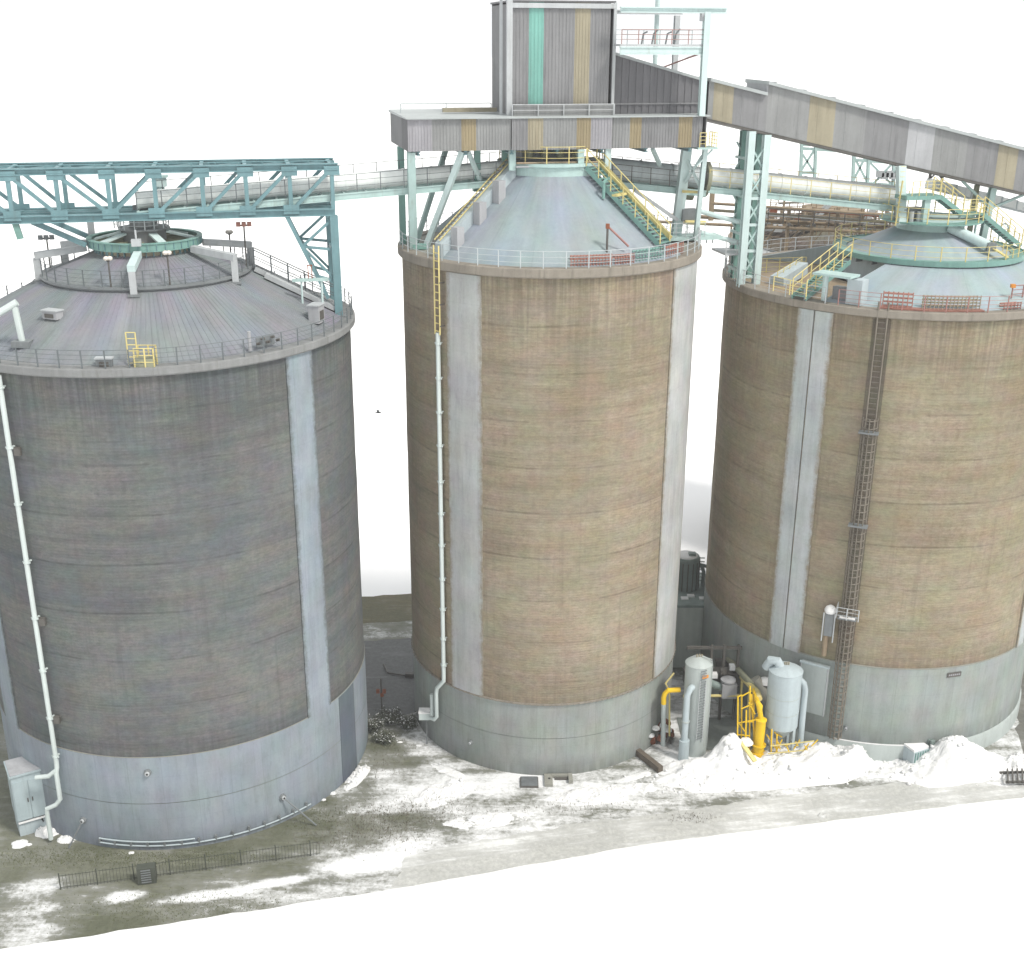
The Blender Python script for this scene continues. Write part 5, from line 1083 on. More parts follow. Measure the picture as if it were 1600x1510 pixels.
# ------------------------------------------------------------------ between the middle and right silo
ann = thing('annex', 'low dark grey concrete annex between the middle and right silo', 'building', (14, 78, 0))
MB().box((13.8, 79.0, 2.42), 6.4, 5.2, 4.84).build('wall', 'annex_wall', ann, 0); MB().box((13.8, 79.0, 4.93), 6.6, 5.4, .18).build('roof', 'vessel_green', ann, 0)
for k in range(9): MB().box((11.2 + k * .7 + .1 * (k % 3), 77.4 + .4 * (k % 2), 5.05), .5, .4, .12).build('snow_patch', 'snow', ann, 0)
vx = AY(1074, 942, 79.5); vz = 5.02
ves = thing('green_vessel', 'dark green upright vessel with ladder on the annex roof', 'vessel', (vx.x, 79.5, vz))
vc = Vector((vx.x - .25, 79.5, 0)); ht = AY(1074, 868, 79.5).z
MB().lathe(vc, [(.95, vz), (.95, ht - .3), (.98, ht - .28), (.98, ht - .15), (.9, ht)], 24, True).build('shell', 'vessel_green', ves); MB().lathe(vc, [(.8, ht + .01), (.7, ht + .1), (.02, ht + .16)], 18).build('snow_cap', 'snow', ves)
for k in range(9): a = -pi + pi * k / 8; beam(ves, 'rib', polar(vc, a, .97, vz), polar(vc, a, .97, ht - .3), .06, .06, 'dark_steel')
for dx in (1.3, 1.75): MB().tube([vc + Vector((dx, 0, vz)), vc + Vector((dx, 0, ht - 1.3)), vc + Vector((dx - .15, 0, ht - .9)), vc + Vector((.9, 0, ht - .7))], .14, 8).build('side_pipe', 'vessel_green', ves)
for k in range(8): beam(ves, 'rung', vc + Vector((.95, -.1, vz + .2 + .3 * k)), vc + Vector((1.3, -.1, vz + .2 + .3 * k)), .06, .06, 'vessel_green')
MB().box(vc + Vector((.35, -.2, ht + .15)), .5, .4, .3).build('valve', 'vessel_green', ves)

# ------------------------------------------------------------------ yard machinery
def snow_pile(label, cx, cy, rx, ry, h, seed, rot=0., lump=.5, peaks=(), name='snow_pile', n=46, m='snow'):
    mb = MB(); rows = []; c_, s_ = cos(rot), sin(rot)
    for i in range(n + 1):
        f = i / n; r = []
        for k in range(96):
            a = 2 * pi * k / 96; ed = 1 + .22 * mnoise.noise(Vector((cos(a) * 1.6, sin(a) * 1.6, seed))) + .08 * mnoise.noise(Vector((cos(a) * 6, sin(a) * 6, seed + 4)))
            x = cos(a) * f * rx * ed; y = sin(a) * f * ry * ed; X = cx + x * c_ - y * s_; Y = cy + x * s_ + y * c_
            z = h * (1 - f ** 1.7) * .6
            for (qx, qy, qr, qh) in peaks: z += qh * math.exp(-((X - qx) ** 2 + (Y - qy) ** 2) / qr ** 2) * min(1, (1 - f) * 4)
            e = min(1, (1 - f) * 5)
            z += e * lump * (mnoise.noise(Vector((X * .8, Y * .8, seed))) * .9 + .55 * mnoise.noise(Vector((X * 2.0, Y * 2.0, seed + 9))) + .5 * abs(mnoise.noise(Vector((X * 3.6, Y * 3.6, seed)))) + .3 * mnoise.noise(Vector((X * 7.5, Y * 7.5, seed))) + .15 * mnoise.noise(Vector((X * 15, Y * 15, seed))))
            r.append((X, Y, max(z, .01 - .04 * f) if f < 1 else -.03))
        rows.append(r)
    mb.quad_grid(rows, True); q_ = random.Random(int(seed * 10))
    for k in range(int(rx * ry * 9) if h > .3 else int(rx * ry * 3)):      # broken clods of ploughed snow
        f_, a = math.sqrt(q_.random()) * 1.12, q_.uniform(0, 2 * pi)
        ri, ci = min(n, int(f_ * n)), int(a / (2 * pi) * 96) % 96; b_ = Vector(rows[ri][ci])
        if f_ > 1: b_ = Vector((cx + (b_.x - cx) * f_, cy + (b_.y - cy) * f_, 0))
        e = q_.uniform(.04, .12) if q_.random() < .9 else q_.uniform(.12, .22)
        i0 = len(mb.v); ax = Vector((q_.gauss(0, 1), q_.gauss(0, 1), q_.gauss(0, 1))).normalized(); ay = ax.cross(Vector((q_.random(), 1, q_.random()))).normalized(); az = ax.cross(ay)
        for vv in (ax, -ax, ay, -ay, az, -az): mb.v.append(b_ + ZZ * e * .3 + vv * e * q_.uniform(.6, 1.2))
        mb.f += [(i0 + x_, i0 + y_, i0 + z_) for x_, y_, z_ in ((0, 2, 4), (2, 1, 4), (1, 3, 4), (3, 0, 4), (2, 0, 5), (1, 2, 5), (3, 1, 5), (0, 3, 5))]
    o = mb.build(name, m, None, 179); return tag(o, label, 'snow pile', 'snow piles') if label else o
def gp(px, py, z): p = G(px, py, z); return p.x, p.y
pk = [(*gp(1140, 1158, 1.9), 1.0, 1.7), (*gp(1350, 1172, 1.6), 1.1, 1.5), (*gp(1290, 1180, 1.2), 1.5, 1.0), (*gp(1075, 1195, .8), 1.4, .6), (*gp(1215, 1195, .6), 1.5, .5)]
g0 = G(1215, 1212); snow_pile('long ragged snow bank in front of the yellow machine and the grey tanks', g0.x, g0.y + .9, 8.3, 2.3, 1.0, 3.3, D(10), .42, pk)
g0 = G(1480, 1205); pk = [(*gp(1490, 1165, 1.6), 1.5, 1.4), (*gp(1540, 1195, .6), 2.2, .5)]
snow_pile('smooth snow heap in front of the right silo foot', g0.x, g0.y + .4, 4.6, 1.9, .8, 8.1, D(8), .28, pk)
g0 = G(1580, 1205); snow_pile('lumpy snow ridge at the right edge beyond the road', g0.x + 3, g0.y + 1.2, 4.2, 1.0, .5, 12.2, D(14), .4)
g0 = G(75, 1300); snow_pile('snow clump at the foot of the pipe beside the cabinet', g0.x, g0.y, .75, .6, .5, 5, 0, .3)
g0 = G(30, 1335); snow_pile('small snow clump in front of the cabinet', g0.x - .3, g0.y + .9, .5, .4, .22, 6, 0, .15)
g0 = G(105, 1312); snow_pile('thin snow clump right of the cabinet pipe', g0.x, g0.y, .55, .4, .22, 16, 0, .15)
g0 = G(560, 1205); snow_pile('snow drift at the right foot of the left silo', g0.x, g0.y - .6, .5, 1.5, .4, 7, D(-20), .25)
g0 = G(880, 1196); snow_pile('snow drift against the foot of the middle silo', g0.x, g0.y - .2, 1.5, .45, .45, 9, 0, .2)
g0 = G(760, 1282); snow_pile('low flat snow patch in front of the middle silo', g0.x, g0.y, 2.6, .7, .14, 10, D(10), .16)
g0 = G(950, 1240); snow_pile('low lumpy snow strip right of the drain grate', g0.x, g0.y, 3.4, 1.0, .12, 11, D(10), .22)
g0 = G(690, 1240); snow_pile('low lumpy snow patch left of the drain grate', g0.x, g0.y, 2.2, 1.2, .1, 18, D(30), .2)
for i, (px, py, rx, ry, lab) in enumerate(((700, 1205, 1.6, .35, 'snow ledge at the left foot of the middle silo'), (1000, 1212, 1.9, .3, 'snow ledge at the right foot of the middle silo'))):
    g0 = G(px, py); snow_pile(lab, g0.x, g0.y, rx, ry, .05, 60 + i * 3.1, D(-35 if px < 900 else 25), .07, (), 'snow_patch', 20)
# tank with side stack
YT = 65.6; q = AY(1081, 1185, YT); tc_ = Vector((q.x + .05, YT, 0)); th = AY(1083, 1036, YT).z
t1 = thing('dust_tank', 'slim grey upright tank with an orange mark and a side stack', 'tank', (tc_.x, YT, 0))
MB().lathe(tc_, [(.82, 0), (.82, th), (.85, th + .02), (.5, th + .3), (.12, th + .42), (.02, th + .44)], 32).build('shell', 'tank', t1)
for k in range(3): MB().tube([tc_ + Vector((-.15 + .15 * k, 0, th + .35)), tc_ + Vector((-.15 + .15 * k, 0, th + .6))], .05, 8).build('valve', 'clad_tan', t1)
MB().tube([tc_ + Vector((.1, 0, th + .5)), tc_ + Vector((.75, -.2, th + .35)), tc_ + Vector((.82, -.2, th - .1)), tc_ + Vector((.78, -.3, .5))], .03, 6).build('small_pipe', 'tank', t1)
aa = D(-78)
for sg in (-1, 1): beam(t1, 'ladder_stile', polar(tc_, aa + .22 * sg, .9, 1.2), polar(tc_, aa + .22 * sg, .9, th - .8), .04, .04, 'galv')
for k in range(26): beam(t1, 'ladder_rung', polar(tc_, aa - .22, .9, 1.4 + .19 * k), polar(tc_, aa + .22, .9, 1.48 + .19 * k), .04, .05, 'galv_dark')
MB().box(polar(tc_, D(-68), .84, th - .55), .42, .03, .2, Vector((cos(D(22)), sin(D(22)), 0)), Vector((cos(D(-68)), sin(D(-68)), 0))).build('orange_mark', 'orange', t1)
MB().tube([polar(tc_, D(-120), .6, th - 1.3), polar(tc_, D(-125), 1.05, th - 1.35), polar(tc_, D(-128), 1.25, th - 1.7), polar(tc_, D(-128), 1.25, 1.2)], .2, 14).build('side_stack', 'tank_blue', t1)
MB().tube([polar(tc_, D(-128), 1.25, 0), polar(tc_, D(-128), 1.25, 1.4)], .33, 16).build('stack_sleeve', 'tank_blue', t1); MB().tube([polar(tc_, D(-128), 1.25, th - 3.6), polar(tc_, D(-128), 1.25, th - 3.5)], .25, 14).build('stack_flange', 'tank', t1)
t = thing('yellow_pipe', 'yellow elbow pipe left of the slim grey tank', 'pipe', AY(1036, 1160, YT))
MB().tube([AY(1036, 1165, YT), AY(1037, 1100, YT)], .15, 12).build('lower_pipe', 'tank', t); MB().tube([AY(1037, 1100, YT), AY(1037, 1090, YT), AY(1039, 1084, YT), AY(1044, 1079, YT), AY(1063, 1078, YT)], .16, 12).build('elbow', 'yellow_bright', t); MB().tube([AY(1046, 1150, YT + .4), AY(1046, 1080, YT + .4), AY(1040, 1068, YT + .4), AY(1053, 1052, YT + .4)], .06, 8).build('thin_pipe', 'yellow', t)
# second tank on legs
YU = 64.9; q = AY(1223, 1100, YU); uc = Vector((q.x, YU, 0)); zt0, zt1 = AY(1223, 1132, YU).z, AY(1223, 1047, YU).z
t2 = thing('dust_collector', 'wide pale grey collector tank on legs with two bent pipes', 'tank', (uc.x, YU, 0))
MB().lathe(uc, [(.25, zt0 - .9), (.95, zt0), (1.02, zt0 + .05), (1.02, zt1), (1.05, zt1 + .02), (.6, zt1 + .28), (.1, zt1 + .36), (.02, zt1 + .37)], 36).build('shell', 'tank_blue', t2)
for z in (zt0 + 1.1, zt0 + 2.2): MB().ring(uc, 1.0, 1.035, z, z + .04, n=36).build('seam_ring', 'tank', t2)
for k in range(4): a = pi / 4 + k * pi / 2; beam(t2, 'leg', polar(uc, a, .95, 0), polar(uc, a, .95, zt0 + .2), .16, .16, 'tank_blue')
for k in range(3): MB().tube([uc + Vector((-.1 + .12 * k, 0, zt1 + .3)), uc + Vector((-.1 + .12 * k, 0, zt1 + .55))], .05, 8).build('valve', 'clad_tan', t2)
MB().tube([AY(1250, 1062, YU - .3), AY(1256, 1068, YU - .3), AY(1258, 1078, YU - .3), AY(1254, 1120, YU - .3), AY(1250, 1165, YU - .3)], .19, 14).build('outlet_pipe', 'tank_blue', t2); MB().tube([AY(1236, 1055, YU - .3), AY(1250, 1062, YU - .3)], .19, 14).build('outlet_elbow', 'tank_blue', t2)
MB().tube([uc + Vector((-.3, 0, zt1 + .1)), uc + Vector((-.55, .1, zt1 + .55)), uc + Vector((-.9, .3, zt1 + .5)), uc + Vector((-1.1, .5, zt1 - .1))], .3, 14).build('inlet_hood', 'tank_blue', t2)
# yellow machine
YY = 64.2; yp = lambda px, py, dy=0.: AY(px, py, YY + dy)
q = yp(1186, 1160); yc = Vector((q.x, YY, 0)); z1_ = yp(1186, 1124).z; ym = thing('yellow_pump', 'bright yellow upright pump with thin risers and guard frames in the snow', 'pump', (yc.x, YY, 0))
MB().lathe(yc, [(.46, .2), (.46, .75), (.34, .8), (.34, 1.3), (.31, 1.35), (.31, z1_ - .1), (.36, z1_ - .08), (.36, z1_), (.14, z1_ + .1)], 24, True).build('body', 'yellow_bright', ym)
for z in (.78, 1.32): MB().ring(yc, .3, .45, z, z + .07, n=24).build('flange', 'yellow_bright', ym)
MB().tube([yc + ZZ * z1_, yp(1187, 1110), yp(1187, 1104), yp(1184, 1098), yp(1180, 1086, .8), yp(1178, 1078, 1.5)], [.16, .16, .2, .15, .13, .13], 12).build('riser', 'yellow_bright', ym)
MB().tube([yc + Vector((-.1, .25, 1)), yp(1176, 1120, .3), yp(1174, 1085, .6)], .07, 8).build('thin_riser', 'yellow_bright', ym)
MB().box(yc + ZZ * .15, 1.9, 1.2, .18).build('skid', 'yellow_bright', ym)
for px, y0, y1, dy in ((1153, 1088, 1176, 0), (1159, 1086, 1176, .5), (1172, 1072, 1172, .2), (1178, 1080, 1172, .8), (1166, 1110, 1172, -.2), (1206, 1140, 1178, -.4), (1214, 1148, 1180, -.3)):
    beam(ym, 'frame_post', Vector((yp(px, y1, dy).x, YY + dy, .05)), yp(px, y0, dy), .07, .07, 'yellow_bright')
for a_, b_ in (((1153, 1089), (1159, 1086)), ((1153, 1130), (1186, 1124)), ((1155, 1130), (1166, 1146)), ((1166, 1128), (1178, 1128)), ((1158, 1108), (1176, 1100)), ((1170, 1098), (1180, 1116)), ((1159, 1088), (1174, 1080)), ((1153, 1148), (1172, 1150)), ((1198, 1148), (1220, 1182)), ((1206, 1142), (1222, 1152))):
    beam(ym, 'frame_rail', yp(*a_), yp(*b_), .06, .06, 'yellow_bright')
beam(ym, 'ramp', yp(1158, 1160, -.6), yp(1180, 1190, -1.6), .3, .1, 'yellow'); MB().lathe(yp(1166, 1155, -.4), [(.42, yp(1166, 1155, -.4).z - .25), (.46, yp(1166, 1155).z), (.3, yp(1166, 1155).z + .22), (.02, yp(1166, 1155).z + .3)], 14).build('snow_cap', 'snow', ym)
for k in range(9):
    px = 1212 + k * 7; a_ = yp(px, 1176 - 5 * (k % 3), -.5 - .1 * (k % 2)); b_ = yp(px + 10 - 14 * (k % 2), 1156 + 3 * (k % 4), -.5); beam(ym, 'bent_rail', a_, b_, .06, .06, 'yellow_bright')
beam(ym, 'guard_rail', yp(1204, 1166, -.7), yp(1272, 1158, -.5), .06, .06, 'yellow'); beam(ym, 'guard_rail', yp(1200, 1178, -.7), yp(1262, 1172, -.5), .06, .06, 'yellow')
t = thing('inclined_pipe', 'dull yellow pipe sloping down from the annex to the yellow pump', 'pipe', AY(1140, 1030, 71))
MB().tube([AY(1138, 1030, 71), AY(1178, 1074, 66.5), AY(1183, 1082, 65.4)], .2, 12).build('pipe', 'olive_steel', t); MB().tube([AY(1160, 1058, 68.8), AY(1183, 1082, 65.4), AY(1186, 1092, 64.6)], .21, 12).build('wrap', 'yellow', t); MB().box(AY(1132, 1036, 71), 1.2, .5, .5).build('coupling', 'dark_steel', t)
for px in (1160, 1172): p = AY(px, 1058 + (px - 1160), 68.3 - (px - 1160) * .12); beam(t, 'support', Vector((p.x, p.y, 0)), p, .12, .12, 'yellow')
# dark machinery behind the tanks
t = thing('blower_unit', 'white-boxed blower with grey duct on a dark frame behind the slim tank', 'blower', (13.5, 69, 0))
MB().box(AY(1138, 1076, 68.6), .95, .9, 1.0).build('motor_box', 'clad_white', t); MB().lathe(AY(1138, 1064, 68.6), [(.5, AY(1138, 1064, 68.6).z), (.5, AY(1138, 1064, 68.6).z + .12), (.05, AY(1138, 1064, 68.6).z + .16)], 16).build('motor_cap', 'clad_white', t)
MB().tube([AY(1100, 1062, 68.8), AY(1115, 1070, 68.6), AY(1130, 1075, 68.6)], .26, 12).build('duct', 'vessel_green', t)
for px in (1107, 1126, 1148): p = AY(px, 1090, 69.3); beam(t, 'frame_post', Vector((p.x, p.y, 0)), Vector((p.x, p.y, 5.6)), .16, .16, 'dark_steel')
for z in (2.6, 3.4, 5.4): beam(t, 'frame_rail', Vector((11.8, 69.3, z)), Vector((15.4, 69.3, z)), .16, .18, 'dark_steel')
MB().box((13.4, 69.8, 3.0), 3.2, 1.0, .9).build('machine_case', 'dark_steel', t); MB().tube([(11.6, 68.4, 2.3), (15.3, 68.2, 2.5)], .1, 8).build('yellow_line', 'yellow', t)
for k in range(6): MB().box((12.0 + .55 * k, 68.9, 3.6 + .3 * (k % 3)), .35, .4, .3).build('fitting', ('snow', 'dark_steel', 'galv')[k % 3], t)
p = AY(1178, 1062, 67.5); MB().tube([p, p + Vector((.9, -.3, -1.2))], .42, 16).build('fan_housing', 'concrete', t); MB().lathe(p + Vector((.8, 0, 0)), [(.5, p.z - .2), (.4, p.z), (.02, p.z + .15)], 12).build('snow_cap', 'snow', t)
MB().box((14.2, 67.6, .02), 5.5, 3.8, .06).build('pad', 'concrete_dark', t, 0)
# rusty valve heap and sleepers
g0 = G(1030, 1165); t = thing('rusty_valves', 'snow-dusted heap of rusty valves at the right foot of the middle silo', 'valves', (g0.x, g0.y, 0)); rr_ = random.Random(9)
for k in range(10):
    p = g0 + Vector((rr_.uniform(-.7, .8), rr_.uniform(-.1, .9), rr_.uniform(.25, 1.3))); d_ = Vector((rr_.uniform(-1, 1), rr_.uniform(-1, 1), rr_.uniform(-.4, 1))).normalized() * .28
    MB().tube([p - d_, p + d_], rr_.uniform(.12, .24), 12).build('valve', rr_.choice(['rust', 'rust', 'dark_steel']), t)
for k in range(6): p = g0 + Vector((rr_.uniform(-.6, .9), rr_.uniform(-.2, .6), rr_.uniform(.7, 1.35))); MB().lathe(p, [(.26, p.z - .05), (.24, p.z + .05), (.02, p.z + .13)], 10).build('snow_cap', 'snow', t)
for k in range(4): p = g0 + Vector((-.6 + .45 * k, .2, 0)); beam(t, 'pipe_stand', p, p + ZZ * 1.0, .12, .12, 'dark_steel')
g0 = G(1012, 1192); tag(MB().box(g0 + ZZ * .22, .35, 2.6, .42, Vector((.85, .52, 0)), Vector((-.52, .85, 0))).build('timber_kerb', 'timber', None, 0), 'dark timber beam by the snow at the middle silo right foot', 'beam')
# green crates
g0 = G(1438, 1200); t = thing('green_crate', 'snow-topped teal slatted crate in the snow by the right silo', 'crate', (g0.x, g0.y, 0)); x = Vector((.9, .43, 0)).normalized(); y = Vector((-.43, .9, 0)).normalized()
MB().box(g0 + ZZ * .6 + y * .8, 1.3, 1.5, 1.2, x, y).build('case', 'tank_blue', t); MB().box(g0 + ZZ * 1.27 + y * .8, 1.2, 1.4, .16, x, y).build('snow_cap', 'snow', t)
for k in range(6): MB().box(g0 + ZZ * 1.2 + y * (.2 + .24 * k) + x * .95, .3, .16, .8, x, y).build('slat', 'vessel_green', t)
for k in range(6): MB().box(g0 + ZZ * .6 + x * (-.5 + .2 * k) + y * .03, .06, .05, 1.1, x, y).build('rib', 'teal_green', t)
# iron grating at the right edge
g0 = G(1592, 1222); t = thing('iron_grating', 'dark iron grating half under snow at the right edge', 'grating', (g0.x, g0.y, 0))
for k in range(9): beam(t, 'bar', g0 + Vector((-.9 + .3 * k, -.5, .3)), g0 + Vector((-.5 + .3 * k, .7, .45)), .08, .12, 'dark_steel')
for sg in (-.4, .6): beam(t, 'side_bar', g0 + Vector((-1, sg, .25)), g0 + Vector((2, sg, .35)), .1, .14, 'dark_steel')
# drain grate and concrete pit
g0 = G(827, 1224); t = thing('drain_grate', 'grey slatted drain grate in the snow before the middle silo', 'grate', (g0.x, g0.y, 0))
MB().box(g0 + ZZ * .06, 1.1, 1.0, .12).build('frame', 'dark_steel', t, 0)
for k in range(7): MB().box(g0 + Vector((0, -.42 + .14 * k, .15)), 1.0, .08, .06).build('slat', 'galv_dark', t, 0)
g0 = G(857, 1222); t = thing('concrete_pit', 'grey concrete pit cover with a dark hole beside the drain grate', 'pit', (g0.x, g0.y, 0))
MB().box(g0 + Vector((0, .05, .08)), .5, 1.15, .2).build('cover', 'concrete', t, 0); MB().tube([g0 + Vector((.05, .1, .17)), g0 + Vector((.05, .1, .2))], .07, 12).build('hole', 'black', t)
MB().box(g0 + Vector((.75, .5, .1)), 1.1, .22, .2).build('beam', 'concrete', t, 0); MB().box(g0 + Vector((1.35, .2, .12)), .25, .8, .24).build('end_block', 'concrete', t, 0)
MB().box(g0 + Vector((.8, .28, .05)), .8, .2, .08).build('recess', 'dark_steel', t, 0)

# ------------------------------------------------------------------ left foreground: cabinet, fence
def lft(px, py, y_): return AY(px, py, y_)
g0 = G(46, 1306); t = thing('control_cabinet', 'tall pale blue steel cabinet at the foot of the left silo', 'cabinet', (g0.x, g0.y, 0))
x = Vector((.86, .5, 0)).normalized(); y = Vector((-.5, .86, 0)).normalized()
zc = 3.2; b = g0 + y * .95 + x * .35
MB().box(b + ZZ * (zc / 2 + .9), 1.7, 1.7, zc - .4, x, y).build('case', 'cabinet', t, 0); MB().hexa([b + x * sx_ * .92 + y * sy_ * .95 + ZZ * (zc + .72 + dz) for dz in (0, .1) for sx_, sy_ in ((-1, -1), (1, -1), (1, 1), (-1, 1))]).build('roof', 'cabinet', t, 0)
MB().box(b + ZZ * .45, 1.6, 1.6, .9, x, y).build('plinth', 'tank_blue', t, 0)
for k in (-1, 0): MB().box(b + x * (.5 + k) * .82 - y * .87 + ZZ * 2.3, .78, .04, 2.5, x, y).build('door', 'cabinet', t, 0)
for k in (-1, 1): MB().box(b + x * .12 * k - y * .91 + ZZ * 2.3, .05, .06, .25, x, y).build('handle', 'dark_steel', t, 0)
MB().box(b - y * .9 + ZZ * .93, 1.6, .12, .06, x, y).build('snow_ledge', 'snow', t, 0); MB().box(b + ZZ * (zc + .85), 1.7, 1.75, .05, x, y).build('roof_frost', 'clad_white', t, 0)
b2 = b + x * 1.25 - y * .6; t = thing('valve_stand', 'rusty valve on a pale post beside the cabinet', 'valve', (b2.x, b2.y, 0))
beam(t, 'post', Vector((b2.x, b2.y, 0)), Vector((b2.x, b2.y, 3.0)), .3, .3, 'galv'); MB().box(b2 + ZZ * 3.3, .4, .4, .7).build('valve_body', 'rust', t); MB().tube([b2 + Vector((0, -.25, 3.3)), b2 + Vector((0, -.35, 3.3))], .22, 12).build('hand_wheel', 'rust', t); MB().lathe(b2, [(.3, 3.65), (.25, 3.8), (.02, 3.86)], 10).build('snow_cap', 'snow', t); MB().tube([b2 + Vector((-.1, -.2, 1.4)), b2 + Vector((-.9, -.5, 1.3)), b2 + Vector((-.5, -.6, .6))], .05, 6).build('hose', 'black', t)
f0, f1 = G(95, 1390), G(500, 1336); fen = thing('iron_fence', 'thin dark iron picket fence in front of the left silo', 'fence', (f0.x, f0.y, 0)); dv = (f1 - f0); nF = int(dv.length / .17); xh = dv.normalized()
for z in (.12, .86): beam(fen, 'rail', f0 + ZZ * z, f1 + ZZ * z, .02, .022, 'fence_black')
for k in range(nF + 1):
    p = f0 + dv * (k / nF)
    if k % 11 == 0: inst(fen, 'post', 'fpost', lambda b_: b_.box((0, 0, .52), .05, .05, 1.04), 'fence_black', Matrix.Translation(p))
    else: inst(fen, 'picket', 'fpick', lambda b_: b_.box((0, 0, .47), .015, .015, .94), 'fence_black', Matrix.Translation(p))
g0 = G(228, 1384); t = thing('louvre_box', 'dark louvred box set in the line of the iron fence', 'box', (g0.x, g0.y, 0))
MB().box(g0 + ZZ * .5 + Vector((0, .35, 0)), .95, .5, 1.0, xh, Vector((-xh.y, xh.x, 0))).build('case', 'fence_black', t, 0)
for k in range(6): MB().box(g0 + ZZ * (.15 + .15 * k) + Vector((.03, .08, 0)), .5, .06, .05, xh, Vector((-xh.y, xh.x, 0))).build('louvre', 'galv_dark', t, 0)
# hydrant post and brush between the silos
g0 = G(597, 1116); t = thing('valve_post', 'thin post with rusty valves between the left and middle silo', 'post', (g0.x, g0.y, 0))
MB().tube([g0, g0 + ZZ * 2.7], .05, 8).build('post', 'dark_steel', t)
for dx, dz in ((-.22, 1.75), (.05, 1.5), (.2, 1.75)): MB().box(g0 + Vector((dx, 0, dz)), .22, .2, .25).build('valve', 'rust', t)
def shrub(label, c, r, h, seed, leaves=1400):
    t = thing('shrub', label, 'shrub', c, 'shrubs between the left and middle silo'); q = random.Random(seed); st = MB(); lf = MB(); sn = MB()
    for k in range(26):
        a = q.uniform(0, 2 * pi); e = Vector((cos(a) * r * q.uniform(.3, 1), sin(a) * r * q.uniform(.3, 1), h * q.uniform(.5, 1))); st.tube([c, c + e * .55 + Vector((q.uniform(-.1, .1), q.uniform(-.1, .1), .1)), c + e], [.03, .02, .006], 4)
        for j in range(leaves // 26):
            p = c + e * q.uniform(.35, 1.05) + Vector((q.gauss(0, .14), q.gauss(0, .14), q.gauss(0, .1))); d1 = Vector((q.gauss(0, 1), q.gauss(0, 1), q.gauss(0, .6))).normalized() * q.uniform(.04, .09); d2 = d1.cross(Vector((q.gauss(0, 1), q.gauss(0, 1), 1))).normalized() * q.uniform(.02, .05)
            mb_ = sn if p.z > c.z + h * .45 and q.random() < .14 else lf; b_ = len(mb_.v); mb_.v += [p - d1, p + d2, p + d1, p - d2]; mb_.f.append((b_, b_ + 1, b_ + 2, b_ + 3))
    st.build('stems', 'timber', t); struct(lf.build('foliage', 'leaf', t, 0), 'stuff'); struct(sn.build('snow_dust', 'snow', t, 0), 'stuff'); return t
paint('leaf', (.075, .085, .06), .7, .3, 3., None, 0, 0, 0)
for i, (px, py, r, h, lab) in enumerate(((585, 1140, .9, .9, 'snow-dusted dark shrub at the right foot of the left silo'), (612, 1128, 1.0, .8, 'snow-dusted shrub below the thin valve post'), (640, 1135, .8, .55, 'low dark shrub nearest the middle silo'), (600, 1160, .7, .45, 'small low shrub in front of the others'))):
    shrub(lab, G(px, py), r, h, 20 + i)
g0 = G(640, 1058); t = thing('floor_valve', 'small dark valve box on the lane left of the middle silo', 'valve', (g0.x, g0.y, 0))
MB().box(g0 + ZZ * .15, .6, .3, .3).build('box', 'dark_steel', t); MB().tube([g0 + Vector((-.3, 0, .12)), g0 + Vector((-1.6, .4, .12)), g0 + Vector((-2.0, 1.6, .12))], .06, 6).build('hose', 'dark_steel', t)
g0 = G(1300, 1280); snow_pile('small grey slush lump on the road', g0.x - .3, g0.y + .3, .5, .3, .12, 33, 0, .1, (), 'slush_lump', 14, 'road')
# loose snow lumps
for i, (px, py, r) in enumerate(((205, 1333, .2), (690, 1205, .25), (655, 1165, .22), (625, 1160, .18), (45, 1320, .2), (520, 1240, .25), (505, 1250, .18))):
    g0 = G(px, py); snow_pile(['lone snow lump at the front foot of the left silo', 'snow lump by the left foot of the middle silo', 'small snow lump below the drain box', 'tiny snow lump near the shrubs', 'tiny snow lump before the cabinet', 'snow lump right of the left silo rod', 'tiny snow lump by the left silo right foot'][i], g0.x, g0.y, r, r * .7, r * .7, 40 + i, 0, .08, (), 'snow_lump', 10)
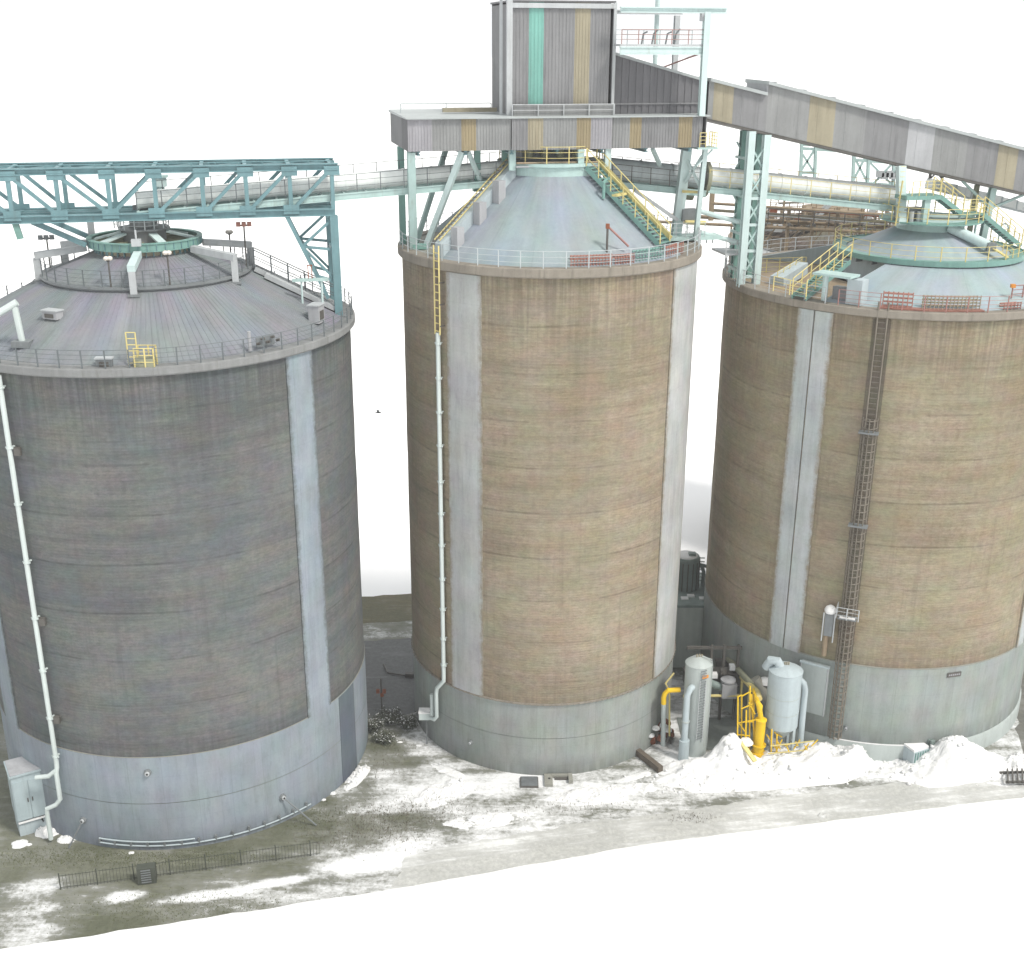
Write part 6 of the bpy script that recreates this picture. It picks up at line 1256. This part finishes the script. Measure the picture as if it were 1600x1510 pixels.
# dead stalks and grass poking through the snow
paint('stalk', srgb(112, 108, 96), .9, .3, 4., None, 0, 0, 0); paint('grass', srgb(92, 98, 66), .9, .3, 4., None, 0, 0, 0)
def stalks(name, label, areas, m, hmin, hmax, seed, wd_):
    q_ = random.Random(seed); mb = MB()
    for (px, py, sx, sy, nn) in areas:
        c = G(px, py)
        for k in range(nn):
            b_ = c + Vector((q_.gauss(0, sx), q_.gauss(0, sy), 0)); b_.x += .22 * (b_.y - c.y); b_.z = 0
            if min((b_ - CL).length - RL, (b_ - CM).length - RM) < .25: continue
            h_ = q_.uniform(hmin, hmax); a = q_.uniform(0, 2 * pi); d_ = Vector((cos(a), sin(a), 0)) * wd_ * q_.uniform(.6, 1.4); i0 = len(mb.v)
            mb.v += [b_ - d_, b_ + d_, b_ + Vector((q_.gauss(0, h_ * .4), q_.gauss(0, h_ * .4), h_))]; mb.f.append((i0, i0 + 1, i0 + 2))
    o = mb.build(name, m, None, 0); o['label'] = label; return struct(o, 'stuff')
stalks('dead_stalks', 'dark dead stalks poking through thin snow between the left and middle silo', ((600, 1285, 2.0, 1.0, 1500), (680, 1265, 1.6, .8, 450), (540, 1310, 1.6, .6, 450), (1080, 1278, .8, .25, 160), (600, 1190, .9, 1.6, 400), (900, 1262, 2.2, .35, 250)), 'stalk', .05, .2, 3, .018)
stalks('grass', 'short dull green grass along the foot of the left silo', ((230, 1340, 3.4, .5, 2600), (480, 1275, 1.6, .7, 900), (300, 1420, 4.0, .7, 2200), (60, 1340, 1.6, .5, 700)), 'grass', .03, .1, 5, .02)
# bird
bp = AY(591, 645, 75); t = thing('bird', 'tiny dark bird flying between the left and middle silo', 'bird', bp)
mb = MB(); mb.tube([bp + Vector((-.2, 0, .01)), bp + Vector((-.08, 0, 0)), bp + Vector((.08, 0, 0)), bp + Vector((.17, 0, .03)), bp + Vector((.22, 0, .02))], [.01, .05, .055, .035, .008], 8); mb.build('body', 'galv_dark', t)
for sg in (-1, 1): mb = MB(); b_ = 0; mb.v = [bp + Vector((.08, 0, .02)), bp + Vector((-.08, 0, .02)), bp + Vector((-.14, sg * .2, .1)), bp + Vector((.02, sg * .22, .12)), bp + Vector((-.16, sg * .45, .06))]; mb.f = [(0, 1, 2, 3), (3, 2, 4)]; mb.build('wing', 'galv_dark', t, 0)
# ------------------------------------------------------------------ winter air
hz, hn, hp = nodes('haze'); hn.nodes.remove(hp)
pv = N(hn, 'ShaderNodeVolumePrincipled'); pv.inputs['Color'].default_value = (.97, .98, 1, 1); pv.inputs['Density'].default_value = .0007
hn.links.new(pv.outputs[0], hn.nodes['Material Output'].inputs['Volume']); MATS['haze'] = hz
struct(MB().box((0, 60, 24), 400, 260, 50.5).build('haze', 'haze', None, 0), 'stuff')
